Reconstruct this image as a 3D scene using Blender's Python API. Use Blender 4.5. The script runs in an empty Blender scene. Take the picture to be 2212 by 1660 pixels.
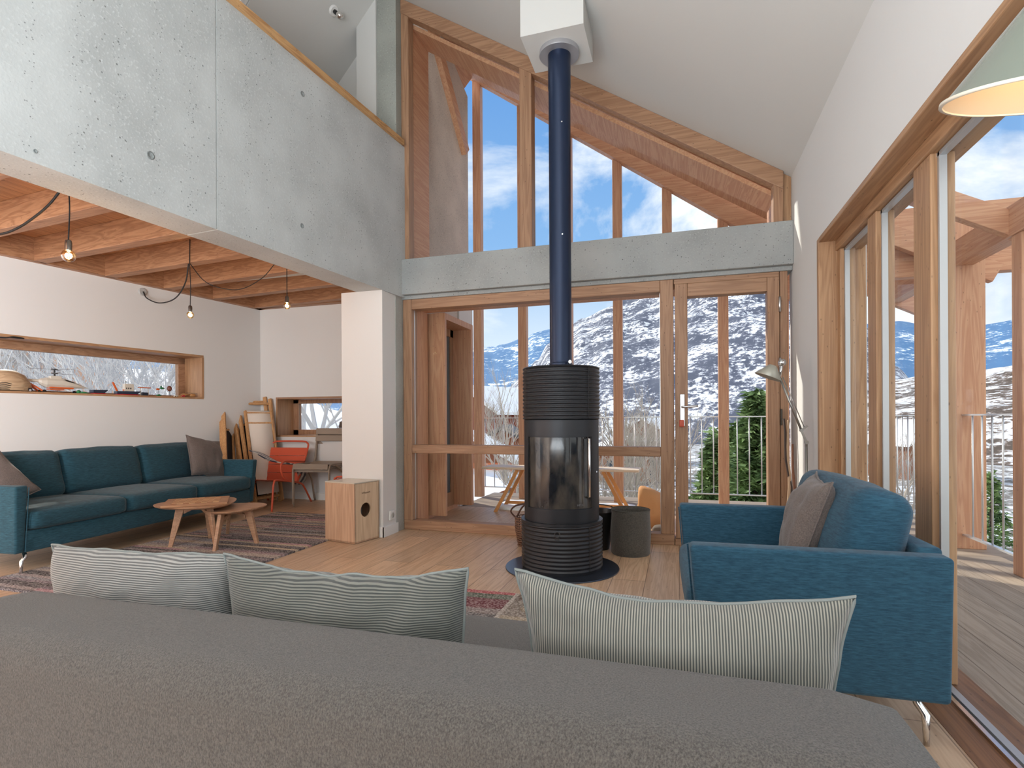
import bpy, bmesh, math, random
from mathutils import Vector, Matrix, Euler, noise
random.seed(7)
C = bpy.context.scene.collection
R = math.radians
# ------------------------------------------------------------------ camera, sky, sun, exposure
cam = bpy.data.cameras.new('camera'); camo = bpy.data.objects.new('camera', cam); C.objects.link(camo)
F_PX, CX, CY, YAW, ROLL, H = 1177., 1106., 905., R(17.0), .0055, 1.0
cam.sensor_width = 36; cam.lens = 36*F_PX/2212; cam.shift_y = 75/2212; cam.clip_start = .03; cam.clip_end = 6000
camo.matrix_world = Matrix.Translation((0, 0, H)) @ Matrix.Rotation(YAW, 4, 'Z') @ Matrix.Rotation(R(90), 4, 'X') @ Matrix.Rotation(-ROLL, 4, 'Z')
bpy.context.scene.camera = camo
vs = bpy.context.scene.view_settings
vs.view_transform = 'Standard'; vs.look = 'None'; vs.gamma = 1; vs.use_curve_mapping = False
vs.exposure = 0.12

def N(nt, t, **kw):
    n = nt.nodes.new(t)
    for k, v in kw.items(): setattr(n, k, v)
    return n
def ramp(nt, stops, fac=None, interp='LINEAR'):
    n = N(nt, 'ShaderNodeValToRGB'); n.color_ramp.interpolation = interp
    el = n.color_ramp.elements
    while len(el) < len(stops): el.new(.5)
    for e, (p, c) in zip(el, stops):
        e.position = p; e.color = (c[0], c[1], c[2], 1) if len(c) == 3 else c
    if fac is not None: nt.links.new(fac, n.inputs[0])
    return n
def math_(nt, op, a, b=None, clamp=False):
    n = N(nt, 'ShaderNodeMath', operation=op); n.use_clamp = clamp
    for i, v in enumerate((a, b)):
        if v is None: continue
        if isinstance(v, (int, float)): n.inputs[i].default_value = v
        else: nt.links.new(v, n.inputs[i])
    return n.outputs[0]
def mixc(nt, fac, a, b, mode='MIX'):
    n = N(nt, 'ShaderNodeMix', data_type='RGBA', blend_type=mode)
    for i, v in ((0, fac), (6, a), (7, b)):
        if isinstance(v, (int, float)): n.inputs[i].default_value = v
        elif isinstance(v, tuple): n.inputs[i].default_value = (*v[:3], 1)
        else: nt.links.new(v, n.inputs[i])
    return n.outputs[2]
def srgb(r, g, b):
    f = lambda c: (c/255)/12.92 if c/255 <= .04045 else ((c/255+.055)/1.055)**2.4
    return (f(r), f(g), f(b))

w = bpy.data.worlds.new('sky'); bpy.context.scene.world = w; w.use_nodes = True
nt = w.node_tree; nt.nodes.clear()
tc = N(nt, 'ShaderNodeTexCoord'); sep = N(nt, 'ShaderNodeSeparateXYZ'); nt.links.new(tc.outputs['Generated'], sep.inputs[0])
base = ramp(nt, [(0, (.80, .82, .86)), (.49, (.85, .90, .97)), (.56, (.76, .87, 1.0)), (.65, (.27, .50, .86)), (.80, (.12, .32, .74)), (1, (.10, .24, .60))], math_(nt, 'MULTIPLY_ADD', sep.outputs[2], .5)); 
base.inputs[0].links[0].from_node.inputs[2].default_value = .5
ns = N(nt, 'ShaderNodeTexNoise'); ns.inputs['Scale'].default_value = 2.2; ns.inputs['Detail'].default_value = 9; ns.inputs['Roughness'].default_value = .6; ns.inputs['Distortion'].default_value = .4
mp = N(nt, 'ShaderNodeMapping'); mp.inputs['Scale'].default_value = (1, 1, 1.8); mp.inputs['Location'].default_value = (.35, .1, 0)
nt.links.new(tc.outputs['Generated'], mp.inputs[0]); nt.links.new(mp.outputs[0], ns.inputs[0])
# the cloud bank thickens towards the east (+X) and the horizon
bias = ramp(nt, [(.40, (0, 0, 0)), (.47, (.03, .03, .03)), (.54, (.24, .24, .24)), (.62, (.20, .20, .20)), (.70, (.06, .06, .06))], math_(nt, 'MULTIPLY_ADD', sep.outputs[0], .5)).outputs[0]; bias.node.inputs[0].links[0].from_node.inputs[2].default_value = .5
low = math_(nt, 'MULTIPLY', math_(nt, 'SUBTRACT', .40, sep.outputs[2]), .36)
cl = math_(nt, 'ADD', math_(nt, 'ADD', ns.outputs[0], bias), low)
cm = ramp(nt, [(.52, (0, 0, 0)), (.66, (1, 1, 1))], cl)
col = mixc(nt, cm.outputs[0], base.outputs[0], (1.02, 1.04, 1.08))
# the unseen half of the sky behind the house is brightened as added fill
back = ramp(nt, [(.35, (1, 1, 1)), (.52, (0, 0, 0))], math_(nt, 'MULTIPLY_ADD', sep.outputs[1], .5)); back.inputs[0].links[0].from_node.inputs[2].default_value = .5
col2 = mixc(nt, back.outputs[0], col, (1.5, 1.5, 1.48))
bg = N(nt, 'ShaderNodeBackground'); nt.links.new(col2, bg.inputs[0]); bg.inputs[1].default_value = 1.0
wo = N(nt, 'ShaderNodeOutputWorld'); nt.links.new(bg.outputs[0], wo.inputs[0])

sun = bpy.data.lights.new('sun', 'SUN'); sun.energy = 4.2; sun.angle = R(.8); sun.color = (1, .93, .82)
suno = bpy.data.objects.new('sun', sun); C.objects.link(suno)
SUN = Vector((-.72, .45, .52)).normalized()
suno.rotation_euler = SUN.to_track_quat('Z', 'Y').to_euler()

def area(name, loc, rot, sx, sy, power, col=(1, .97, .93)):
    l = bpy.data.lights.new(name, 'AREA'); l.shape = 'RECTANGLE'; l.size = sx; l.size_y = sy; l.energy = power; l.color = col
    o = bpy.data.objects.new(name, l); C.objects.link(o); o.location = loc; o.rotation_euler = rot; return o
# added fill lights out of view, no real source, to brighten the interior
area('room_fill', (-.8, -1.6, .6), (R(180), 0, 0), 3.0, 2.8, 345, (.84, .93, 1))
area('alcove_fill', (-3.3, -1.2, 1.6), (0, R(90), 0), 1.6, 2.6, 360, (.94, .96, 1))
# ------------------------------------------------------------------ view geometry (measuring helpers)
_f = Vector((-math.sin(YAW), math.cos(YAW), 0)); _r = Vector((math.cos(YAW), math.sin(YAW), 0)); _u = Vector((0, 0, 1)); CAM = Vector((0, 0, H))
def ray(x, y):
    a = (x-CX)/F_PX; b = -(y-CY)/F_PX; c, s = math.cos(ROLL), math.sin(ROLL)
    return _f + _r*(a*c+b*s) + _u*(-a*s+b*c)
def atz(x, y, z): d = ray(x, y); return CAM + d*((z-H)/d.z)
def aty(x, y, Y): d = ray(x, y); return CAM + d*(Y/d.y)
def atx(x, y, X): d = ray(x, y); return CAM + d*(X/d.x)
def atd(x, y, D): return CAM + ray(x, y)*D

# ------------------------------------------------------------------ materials
MATS = {}
def newmat(name):
    m = bpy.data.materials.new(name); m.use_nodes = True; nt = m.node_tree
    return m, nt, nt.nodes['Principled BSDF']
def plain(name, col, rough=.5, metal=0, bump=0, bscale=200, emit=None, es=1, var=0, coat=0):
    if name in MATS: return MATS[name]
    m, nt, p = newmat(name)
    tc = N(nt, 'ShaderNodeTexCoord'); n = N(nt, 'ShaderNodeTexNoise'); n.inputs['Scale'].default_value = bscale; n.inputs['Detail'].default_value = 4
    nt.links.new(tc.outputs['Object'], n.inputs[0])
    if var:
        nt.links.new(mixc(nt, n.outputs[0], tuple(c*(1-var) for c in col), tuple(min(1, c*(1+var)) for c in col)), p.inputs['Base Color'])
    else: p.inputs['Base Color'].default_value = (*col, 1)
    p.inputs['Roughness'].default_value = rough; p.inputs['Metallic'].default_value = metal; p.inputs['Coat Weight'].default_value = coat
    if bump:
        b = N(nt, 'ShaderNodeBump'); b.inputs['Strength'].default_value = bump; b.inputs['Distance'].default_value = .002
        nt.links.new(n.outputs[0], b.inputs['Height']); nt.links.new(b.outputs[0], p.inputs['Normal'])
    if emit: p.inputs['Emission Color'].default_value = (*emit, 1); p.inputs['Emission Strength'].default_value = es
    MATS[name] = m; return m
def wood(name, c1, c2, axis='Z', rough=.5, knots=True, planks=None, scale=1.0, loc=(0, 0, 0)):
    """larch / spruce boards, grain running along one axis of the object's space"""
    key = name+axis
    if key in MATS: return MATS[key]
    m, nt, p = newmat(key)
    tc = N(nt, 'ShaderNodeTexCoord'); mp = N(nt, 'ShaderNodeMapping')
    s = [9*scale, 9*scale, 9*scale]; s['XYZ'.index(axis)] = .55*scale
    mp.inputs['Scale'].default_value = s; mp.inputs['Location'].default_value = loc
    nt.links.new(tc.outputs['Object'], mp.inputs[0])
    n = N(nt, 'ShaderNodeTexNoise'); n.inputs['Scale'].default_value = 1.6; n.inputs['Detail'].default_value = 3; n.inputs['Distortion'].default_value = .6
    nt.links.new(mp.outputs[0], n.inputs[0])
    rings = math_(nt, 'SINE', math_(nt, 'MULTIPLY', n.outputs[0], 42))
    g = ramp(nt, [(.0, (0, 0, 0)), (1, (1, 1, 1))], math_(nt, 'MULTIPLY_ADD', rings, .5)); g.inputs[0].links[0].from_node.inputs[2].default_value = .5
    mp2 = N(nt, 'ShaderNodeMapping'); s2 = [150*scale]*3; s2['XYZ'.index(axis)] = 4*scale; mp2.inputs['Scale'].default_value = s2
    nt.links.new(tc.outputs['Object'], mp2.inputs[0])
    n2 = N(nt, 'ShaderNodeTexNoise'); n2.inputs['Scale'].default_value = 1; n2.inputs['Detail'].default_value = 2; nt.links.new(mp2.outputs[0], n2.inputs[0])
    fac = math_(nt, 'ADD', math_(nt, 'MULTIPLY', g.outputs[0], .45), math_(nt, 'MULTIPLY', n2.outputs[0], .55))
    colr = mixc(nt, fac, c1, c2)
    if knots:
        v = N(nt, 'ShaderNodeTexVoronoi'); mp3 = N(nt, 'ShaderNodeMapping'); s3 = [7*scale]*3; s3['XYZ'.index(axis)] = 3*scale; mp3.inputs['Scale'].default_value = s3
        mp3.inputs['Location'].default_value = (.3, .7, .2)
        nt.links.new(tc.outputs['Object'], mp3.inputs[0]); nt.links.new(mp3.outputs[0], v.inputs[0])
        k = ramp(nt, [(.05, (1, 1, 1)), (.12, (0, 0, 0))], v.outputs['Distance'])
        colr = mixc(nt, math_(nt, 'MULTIPLY', k.outputs[0], .7), colr, tuple(c*.3 for c in c1))
    if planks:   # (across axis, along axis, width, length)
        ax, al, wd, ln = planks
        sp = N(nt, 'ShaderNodeSeparateXYZ'); nt.links.new(tc.outputs['Object'], sp.inputs[0])
        cmb = N(nt, 'ShaderNodeCombineXYZ')
        nt.links.new(sp.outputs['XYZ'.index(al)], cmb.inputs[0]); nt.links.new(sp.outputs['XYZ'.index(ax)], cmb.inputs[1])
        br = N(nt, 'ShaderNodeTexBrick'); br.inputs['Scale'].default_value = 1; br.inputs['Brick Width'].default_value = ln; br.inputs['Row Height'].default_value = wd
        br.inputs['Mortar Size'].default_value = .0025; br.inputs['Color1'].default_value = (.82, .82, .82, 1); br.inputs['Color2'].default_value = (1.05, 1.03, 1.0, 1); br.inputs['Mortar'].default_value = (.42, .38, .35, 1)
        br.offset = .37; nt.links.new(cmb.outputs[0], br.inputs[0])
        colr = mixc(nt, 1.0, colr, br.outputs[0], 'MULTIPLY')
    nt.links.new(colr, p.inputs['Base Color']); p.inputs['Roughness'].default_value = rough
    b = N(nt, 'ShaderNodeBump'); b.inputs['Strength'].default_value = .15; b.inputs['Distance'].default_value = .002
    nt.links.new(fac, b.inputs['Height']); nt.links.new(b.outputs[0], p.inputs['Normal'])
    MATS[key] = m; return m
L1, L2 = srgb(140, 102, 76), srgb(180, 140, 108)      # larch frames
def larch(ax='Z'): return wood('larch_', L1, L2, ax)
def larch_in(ax='Z'): return wood('pine_reveal_', srgb(150, 110, 78), srgb(190, 150, 112), ax)
def larch_out(ax='Z'): return wood('larch_outside_', srgb(184, 126, 94), srgb(216, 168, 132), ax)
def joistm(ax='X'): return wood('joist_timber_', srgb(134, 90, 62), srgb(188, 142, 106), ax)

def concrete(name, col, pores=1.0, rough=.75):
    if name in MATS: return MATS[name]
    m, nt, p = newmat(name)
    tc = N(nt, 'ShaderNodeTexCoord')
    n = N(nt, 'ShaderNodeTexNoise'); n.inputs['Scale'].default_value = 2.5; n.inputs['Detail'].default_value = 8; nt.links.new(tc.outputs['Object'], n.inputs[0])
    c = mixc(nt, ramp(nt, [(.3, (0, 0, 0)), (.7, (1, 1, 1))], n.outputs[0]).outputs[0], tuple(x*.82 for x in col), tuple(x*1.1 for x in col))
    n2 = N(nt, 'ShaderNodeTexNoise'); n2.inputs['Scale'].default_value = 80; n2.inputs['Detail'].default_value = 5; nt.links.new(tc.outputs['Object'], n2.inputs[0])
    c = mixc(nt, ramp(nt, [(.56, (0, 0, 0)), (.68, (1, 1, 1))], n2.outputs[0]).outputs[0], c, tuple(min(1, x*1.12) for x in col))
    hts = []
    for sc, lo, hi, thr in ((24, .06, .13, .60), (62, .12, .22, .72)):
        v = N(nt, 'ShaderNodeTexVoronoi'); v.inputs['Scale'].default_value = sc; v.inputs['Randomness'].default_value = 1; nt.links.new(tc.outputs['Object'], v.inputs[0])
        pm = ramp(nt, [(lo, (1, 1, 1)), (hi, (0, 0, 0))], v.outputs['Distance'])
        sel = N(nt, 'ShaderNodeSeparateColor'); nt.links.new(v.outputs['Color'], sel.inputs[0])
        on = math_(nt, 'GREATER_THAN', sel.outputs[0], thr)
        mk = math_(nt, 'MULTIPLY', pm.outputs[0], on); hts.append(mk)
        c = mixc(nt, math_(nt, 'MULTIPLY', mk, .75*pores), c, tuple(x*.22 for x in col))
    nt.links.new(c, p.inputs['Base Color']); p.inputs['Roughness'].default_value = rough
    b = N(nt, 'ShaderNodeBump'); b.inputs['Strength'].default_value = .5; b.inputs['Distance'].default_value = .004
    hh = math_(nt, 'SUBTRACT', math_(nt, 'MULTIPLY', n2.outputs[0], .6), hts[0]); nt.links.new(hh, b.inputs['Height']); nt.links.new(b.outputs[0], p.inputs['Normal'])
    MATS[name] = m; return m
def fabric(name, c1, c2, scale=(60, 60, 400), rough=.9, bump=.4, sheen=.3, speck=0):
    if name in MATS: return MATS[name]
    m, nt, p = newmat(name)
    tc = N(nt, 'ShaderNodeTexCoord'); mp = N(nt, 'ShaderNodeMapping'); mp.inputs['Scale'].default_value = scale
    nt.links.new(tc.outputs['Object'], mp.inputs[0])
    n = N(nt, 'ShaderNodeTexNoise'); n.inputs['Scale'].default_value = 1; n.inputs['Detail'].default_value = 4; n.inputs['Roughness'].default_value = .7; nt.links.new(mp.outputs[0], n.inputs[0])
    nt.links.new(mixc(nt, ramp(nt, [(.35, (0, 0, 0)), (.65, (1, 1, 1))], n.outputs[0]).outputs[0], c1, c2), p.inputs['Base Color'])
    p.inputs['Roughness'].default_value = rough; p.inputs['Sheen Weight'].default_value = sheen; p.inputs['Sheen Roughness'].default_value = .5
    b = N(nt, 'ShaderNodeBump'); b.inputs['Strength'].default_value = bump; b.inputs['Distance'].default_value = .003
    nt.links.new(n.outputs[0], b.inputs['Height']); nt.links.new(b.outputs[0], p.inputs['Normal'])
    MATS[name] = m; return m
def stripes(name, c1, c2, axis, freq, rough=.9):
    """thin woven stripes in the object's space"""
    if name in MATS: return MATS[name]
    m, nt, p = newmat(name)
    tc = N(nt, 'ShaderNodeTexCoord'); sp = N(nt, 'ShaderNodeSeparateXYZ'); nt.links.new(tc.outputs['Object'], sp.inputs[0])
    n = N(nt, 'ShaderNodeTexNoise'); n.inputs['Scale'].default_value = 30; n.inputs['Detail'].default_value = 5; nt.links.new(tc.outputs['Object'], n.inputs[0])
    ph = math_(nt, 'ADD', math_(nt, 'MULTIPLY', sp.outputs['XYZ'.index(axis)], freq*6.2832), math_(nt, 'MULTIPLY', n.outputs[0], 1.2))
    s = math_(nt, 'SINE', ph)
    f = ramp(nt, [(.3, (0, 0, 0)), (.7, (1, 1, 1))], math_(nt, 'MULTIPLY_ADD', s, .5)); f.inputs[0].links[0].from_node.inputs[2].default_value = .5
    c = mixc(nt, f.outputs[0], c1, c2)
    c = mixc(nt, math_(nt, 'MULTIPLY', n.outputs[0], .3), c, tuple(x*.6 for x in c1))
    nt.links.new(c, p.inputs['Base Color']); p.inputs['Roughness'].default_value = rough; p.inputs['Sheen Weight'].default_value = .3
    b = N(nt, 'ShaderNodeBump'); b.inputs['Strength'].default_value = .35; b.inputs['Distance'].default_value = .002
    nt.links.new(f.outputs[0], b.inputs['Height']); nt.links.new(b.outputs[0], p.inputs['Normal'])
    MATS[name] = m; return m
def ragrug(name, cols, freq, split=None, cols2=None):
    m, nt, p = newmat(name)
    tc = N(nt, 'ShaderNodeTexCoord'); mp = N(nt, 'ShaderNodeMapping'); mp.inputs['Scale'].default_value = (.8, freq, 1)
    nt.links.new(tc.outputs['Object'], mp.inputs[0])
    n0 = N(nt, 'ShaderNodeTexNoise'); n0.inputs['Scale'].default_value = 5; nt.links.new(tc.outputs['Object'], n0.inputs[0])
    ad = N(nt, 'ShaderNodeVectorMath', operation='MULTIPLY_ADD'); nt.links.new(n0.outputs['Color'], ad.inputs[0]); ad.inputs[1].default_value = (.4, .55, 0); nt.links.new(mp.outputs[0], ad.inputs[2])
    def band(cs, seed):
        sp = N(nt, 'ShaderNodeSeparateXYZ'); nt.links.new(ad.outputs[0], sp.inputs[0])
        fl = math_(nt, 'FLOOR', sp.outputs[1]); wn = N(nt, 'ShaderNodeTexWhiteNoise', noise_dimensions='2D')
        cb = N(nt, 'ShaderNodeCombineXYZ'); nt.links.new(fl, cb.inputs[0]); nt.links.new(math_(nt, 'FLOOR', math_(nt, 'MULTIPLY_ADD', sp.outputs[0], 1.3)), cb.inputs[1]); cb.inputs[2].default_value = seed
        nt.links.new(cb.outputs[0], wn.inputs['Vector'])
        return ramp(nt, [(i/len(cs), c) for i, c in enumerate(cs)], wn.outputs['Value'], 'CONSTANT').outputs[0]
    c = band(cols, 1)
    sp0 = N(nt, 'ShaderNodeSeparateXYZ'); nt.links.new(tc.outputs['Object'], sp0.inputs[0])
    if split is not None:
        c = mixc(nt, math_(nt, 'GREATER_THAN', sp0.outputs[0], split), c, band(cols2, 2))
        lw_ = math_(nt, 'LESS_THAN', math_(nt, 'ABSOLUTE', math_(nt, 'SUBTRACT', sp0.outputs[0], split)), .012)
        c = mixc(nt, lw_, c, srgb(196, 182, 170))
    n3 = N(nt, 'ShaderNodeTexNoise'); n3.inputs['Scale'].default_value = 90; n3.inputs['Detail'].default_value = 4; nt.links.new(tc.outputs['Object'], n3.inputs[0])
    c = mixc(nt, ramp(nt, [(.42, (0, 0, 0)), (.62, (1, 1, 1))], n3.outputs[0]).outputs[0], mixc(nt, .35, c, (.03, .03, .03)), mixc(nt, .30, c, (.85, .8, .75)))
    nt.links.new(c, p.inputs['Base Color']); p.inputs['Roughness'].default_value = .95
    b = N(nt, 'ShaderNodeBump'); b.inputs['Strength'].default_value = .9; b.inputs['Distance'].default_value = .01
    nt.links.new(n3.outputs[0], b.inputs['Height']); nt.links.new(b.outputs[0], p.inputs['Normal'])
    return m
def glassmat(name='glass', refl=1.0, tint=(.97, .985, .98)):
    if name in MATS: return MATS[name]
    m = bpy.data.materials.new(name); m.use_nodes = True; nt = m.node_tree; nt.nodes.clear()
    tr = N(nt, 'ShaderNodeBsdfTransparent'); tr.inputs[0].default_value = (*tint, 1)
    gl = N(nt, 'ShaderNodeBsdfGlossy'); gl.inputs['Roughness'].default_value = 0
    fr = N(nt, 'ShaderNodeLayerWeight'); fr.inputs[0].default_value = .5
    mx = N(nt, 'ShaderNodeMixShader'); nt.links.new(math_(nt, 'MULTIPLY', math_(nt, 'MULTIPLY_ADD', math_(nt, 'POWER', fr.outputs[1], 4.5), .27), refl), mx.inputs[0]); mx.inputs[0].links[0].from_node.inputs[0].links[0].from_node.inputs[2].default_value = .0015; nt.links.new(tr.outputs[0], mx.inputs[1]); nt.links.new(gl.outputs[0], mx.inputs[2])
    o = N(nt, 'ShaderNodeOutputMaterial'); nt.links.new(mx.outputs[0], o.inputs[0]); MATS[name] = m; return m

WHITE = plain('white_plaster', srgb(222, 221, 219), .85, bump=.15, bscale=60)
WHITE2 = plain('ceiling_plaster', srgb(208, 207, 203), .9, bump=.12, bscale=50)
CONC = concrete('cast_concrete', srgb(188, 190, 188))
CONC2 = concrete('beam_concrete', srgb(160, 162, 160))
CONC3 = concrete('outside_concrete', srgb(206, 194, 182))
GLASS = glassmat(); ALU = plain('aluminium', (.75, .76, .77), .3, 1)
CHROME = plain('chrome', (.8, .8, .8), .12, 1); BLACK = plain('black_plastic', (.012, .012, .014), .4)
TEAL = fabric('teal_fabric', srgb(16, 54, 68), srgb(38, 86, 102), (25, 25, 260), bump=.3, sheen=.12)
TEAL2 = fabric('petrol_fabric', srgb(20, 60, 82), srgb(42, 88, 110), (30, 30, 240), bump=.25, sheen=.12)
GREYFELT = fabric('grey_wool', srgb(66, 63, 60), srgb(112, 107, 102), (360, 360, 220), bump=.9, sheen=.2)
TAUPE = fabric('taupe_cotton', srgb(92, 82, 78), srgb(118, 107, 102), (200, 200, 200), bump=.15, sheen=.2)
SNOW = plain('snow', (.86, .88, .92), .7, bump=.6, bscale=8, var=.04)

# ------------------------------------------------------------------ mesh building
class MB:
    def __init__(s): s.bm = bmesh.new()
    def _add(s, vs, fs, M=None):
        vv = [s.bm.verts.new((M @ Vector(v)) if M is not None else Vector(v)) for v in vs]
        for f in fs:
            try: s.bm.faces.new([vv[i] for i in f])
            except ValueError: pass
        return vv
    def box(s, x0, x1, y0, y1, z0, z1, M=None):
        v = [(x, y, z) for x in (x0, x1) for y in (y0, y1) for z in (z0, z1)]
        s._add(v, [(0, 1, 3, 2), (4, 6, 7, 5), (0, 4, 5, 1), (2, 3, 7, 6), (0, 2, 6, 4), (1, 5, 7, 3)], M); return s
    def hexa(s, p): # 8 points: bottom 4 ccw, top 4 ccw
        s._add(p, [(3, 2, 1, 0), (4, 5, 6, 7), (0, 1, 5, 4), (1, 2, 6, 5), (2, 3, 7, 6), (3, 0, 4, 7)]); return s
    def prism(s, poly, off, M=None): # planar polygon extruded by vector
        n = len(poly); off = Vector(off)
        v = [Vector(p) for p in poly] + [Vector(p)+off for p in poly]
        s._add(v, [tuple(range(n))[::-1], tuple(range(n, 2*n))] + [(i, (i+1) % n, n+(i+1) % n, n+i) for i in range(n)], M); return s
    def quad(s, *p): s._add(p, [tuple(range(len(p)))]); return s
    def bar(s, a, b, wd, ht, up=(0, 0, 1), M=None):
        a, b = Vector(a), Vector(b); d = (b-a).normalized(); side = d.cross(Vector(up))
        if side.length < 1e-4: side = d.cross(Vector((1, 0, 0)))
        side.normalize(); u = side.cross(d).normalized()
        q = [side*(sx*wd/2)+u*(sy*ht/2) for sx, sy in ((-1, -1), (1, -1), (1, 1), (-1, 1))]
        v = [a+o for o in q]+[b+o for o in q]
        s._add(v, [(3, 2, 1, 0), (4, 5, 6, 7), (0, 1, 5, 4), (1, 2, 6, 5), (2, 3, 7, 6), (3, 0, 4, 7)], M); return s
    def tube(s, pts, r, n=10, M=None, cap=True):
        pts = [Vector(p) for p in pts]; k = len(pts); rs = r if isinstance(r, (list, tuple)) else [r]*k
        up = None; rings = []
        for i, p in enumerate(pts):
            d = (pts[min(i+1, k-1)]-pts[max(i-1, 0)]).normalized()
            if up is None: up = Vector((0, 0, 1)) if abs(d.z) < .9 else Vector((1, 0, 0))
            sd = d.cross(up).normalized(); up = sd.cross(d).normalized()
            rings.append([p+(sd*math.cos(2*math.pi*j/n)+up*math.sin(2*math.pi*j/n))*rs[i] for j in range(n)])
        v = [q for rg in rings for q in rg]
        f = [(i*n+j, i*n+(j+1) % n, (i+1)*n+(j+1) % n, (i+1)*n+j) for i in range(k-1) for j in range(n)]
        if cap: f += [tuple(range(n))[::-1], tuple(range((k-1)*n, k*n))]
        s._add(v, f, M); return s
    def lathe(s, prof, n=40, M=None, a0=0, a1=2*math.pi, cap=True):
        full = abs(a1-a0-2*math.pi) < 1e-6; m = n if full else n+1
        v = [(r_*math.cos(a0+(a1-a0)*j/n), r_*math.sin(a0+(a1-a0)*j/n), z) for (r_, z) in prof for j in range(m)]
        f = [(i*m+j, i*m+(j+1) % m, (i+1)*m+(j+1) % m, (i+1)*m+j) for i in range(len(prof)-1) for j in range(n if full else n)]
        if cap and full: f += [tuple(range(m))[::-1], tuple(range((len(prof)-1)*m, len(prof)*m))]
        s._add(v, f, M); return s
    def sphere(s, c, r, n=16, sc=(1, 1, 1), M=None):
        prof = [(math.sin(math.pi*i/n), -math.cos(math.pi*i/n)) for i in range(n+1)]
        prof[0] = (.001, -1); prof[-1] = (.001, 1)
        T = Matrix.Translation(c) @ Matrix.Diagonal((r*sc[0], r*sc[1], r*sc[2], 1))
        s.lathe(prof, n, (M @ T) if M is not None else T); return s
    def cushion(s, dx, dy, dz, r, n=10, bulge=(.0, .0, .0), M=None, taper=0, wr=0, seed=0):
        """rounded box centred on x,y with its base at z=0; faces swell by bulge"""
        hx, hy, hz = dx/2, dy/2, dz/2; vd = {}; bm = s.bm
        def pt(p):
            q = Vector((p[0]*hx, p[1]*hy, p[2]*hz))
            c_ = Vector((max(-hx+r, min(hx-r, q.x)), max(-hy+r, min(hy-r, q.y)), max(-hz+r, min(hz-r, q.z))))
            d = q-c_
            if d.length > 1e-6: q = c_+d.normalized()*r
            u, v, w_ = p
            q.x += bulge[0]*math.copysign(1, u)*(abs(u) > .99)*(1-v*v)*(1-w_*w_)
            q.y += bulge[1]*math.copysign(1, v)*(abs(v) > .99)*(1-u*u)*(1-w_*w_)
            q.z += bulge[2]*math.copysign(1, w_)*(abs(w_) > .99)*(1-v*v)*(1-u*u)
            if taper: q.y *= 1-taper*(q.z/hz+1)/2
            if wr: q += Vector((noise.noise(q*7+Vector((seed, 0, 0))), noise.noise(q*7+Vector((0, seed, 3))), noise.noise(q*6+Vector((5, 0, seed)))))*wr
            q.z += hz
            return (M @ q) if M is not None else q
        def sp(i): # denser samples near the edges
            t = -1+2*i/n; return math.copysign(abs(t)**.6, t) if abs(t) > 1e-9 else 0
        def g(i, j, k):
            key = (i, j, k)
            if key not in vd: vd[key] = bm.verts.new(pt((sp(i), sp(j), sp(k))))
            return vd[key]
        for a in range(n):
            for b in range(n):
                for q in (((a, b, 0), (a, b+1, 0), (a+1, b+1, 0), (a+1, b, 0)), ((a, b, n), (a+1, b, n), (a+1, b+1, n), (a, b+1, n)),
                          ((a, 0, b), (a+1, 0, b), (a+1, 0, b+1), (a, 0, b+1)), ((a, n, b), (a, n, b+1), (a+1, n, b+1), (a+1, n, b)),
                          ((0, a, b), (0, a, b+1), (0, a+1, b+1), (0, a+1, b)), ((n, a, b), (n, a+1, b), (n, a+1, b+1), (n, a, b+1))):
                    bm.faces.new([g(*c_) for c_ in q])
        return s
    def build(s, name, m, parent=None, smooth=False, bevel=0, subd=0, auto=None, segs=2):
        bmesh.ops.recalc_face_normals(s.bm, faces=s.bm.faces)
        me = bpy.data.meshes.new(name); s.bm.to_mesh(me); s.bm.free()
        for mm in (m if isinstance(m, (list, tuple)) else [m]): me.materials.append(mm)
        o = bpy.data.objects.new(name, me); C.objects.link(o)
        if smooth:
            for p in me.polygons: p.use_smooth = True
        if auto:
            try: me.set_sharp_from_angle(angle=R(auto))
            except Exception: pass
        if parent is not None: o.parent = parent
        if bevel:
            b = o.modifiers.new('bevel', 'BEVEL'); b.width = bevel; b.segments = segs; b.limit_method = 'ANGLE'; b.angle_limit = R(40)
        if subd:
            b = o.modifiers.new('subd', 'SUBSURF'); b.levels = subd; b.render_levels = subd
        return o
def S(o): o['kind'] = 'structure'; return o
def thing(name, label, cat, loc=(0, 0, 0), rz=0, group=None, rot=None):
    o = bpy.data.objects.new(name, None); C.objects.link(o); o.location = loc
    o.rotation_euler = rot if rot else (0, 0, rz)
    o['label'] = label; o['category'] = cat
    if group: o['group'] = group
    return o
def tag(o, label, cat, group=None, kind=None):
    o['label'] = label; o['category'] = cat
    if group: o['group'] = group
    if kind: o['kind'] = kind
    return o
def bez(pts, k=8):
    """smooth curve through points (Catmull-Rom)"""
    P = [Vector(p) for p in pts]; P = [P[0]*2-P[1]]+P+[P[-1]*2-P[-2]]; out = []
    for i in range(1, len(P)-2):
        for j in range(k):
            t = j/k; a, b, c_, d = P[i-1:i+3]
            out.append(.5*((2*b)+(c_-a)*t+(2*a-5*b+4*c_-d)*t*t+(3*b-a-3*c_+d)*t**3))
    out.append(P[-2]); return out

# ================================================================== SETTING
YW = 4.47                                    # inside face of the gable glazing
SL, RX, RZ = .637, -2.5, 4.895               # roof slope, ridge line
def ceil(X): return RZ-SL*(X-RX)
def ceilL(X): return RZ+1.1*(X-RX)
XR = .81                                     # right wall
# floor
fl = MB().box(-7.5, .82, -3.2, 5.8, -.12, 0)
S(fl.build('floor', wood('floor_planks', srgb(186, 150, 118), srgb(224, 192, 160), 'Y', .42, planks=('X', 'Y', .2, 2.1))))
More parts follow.
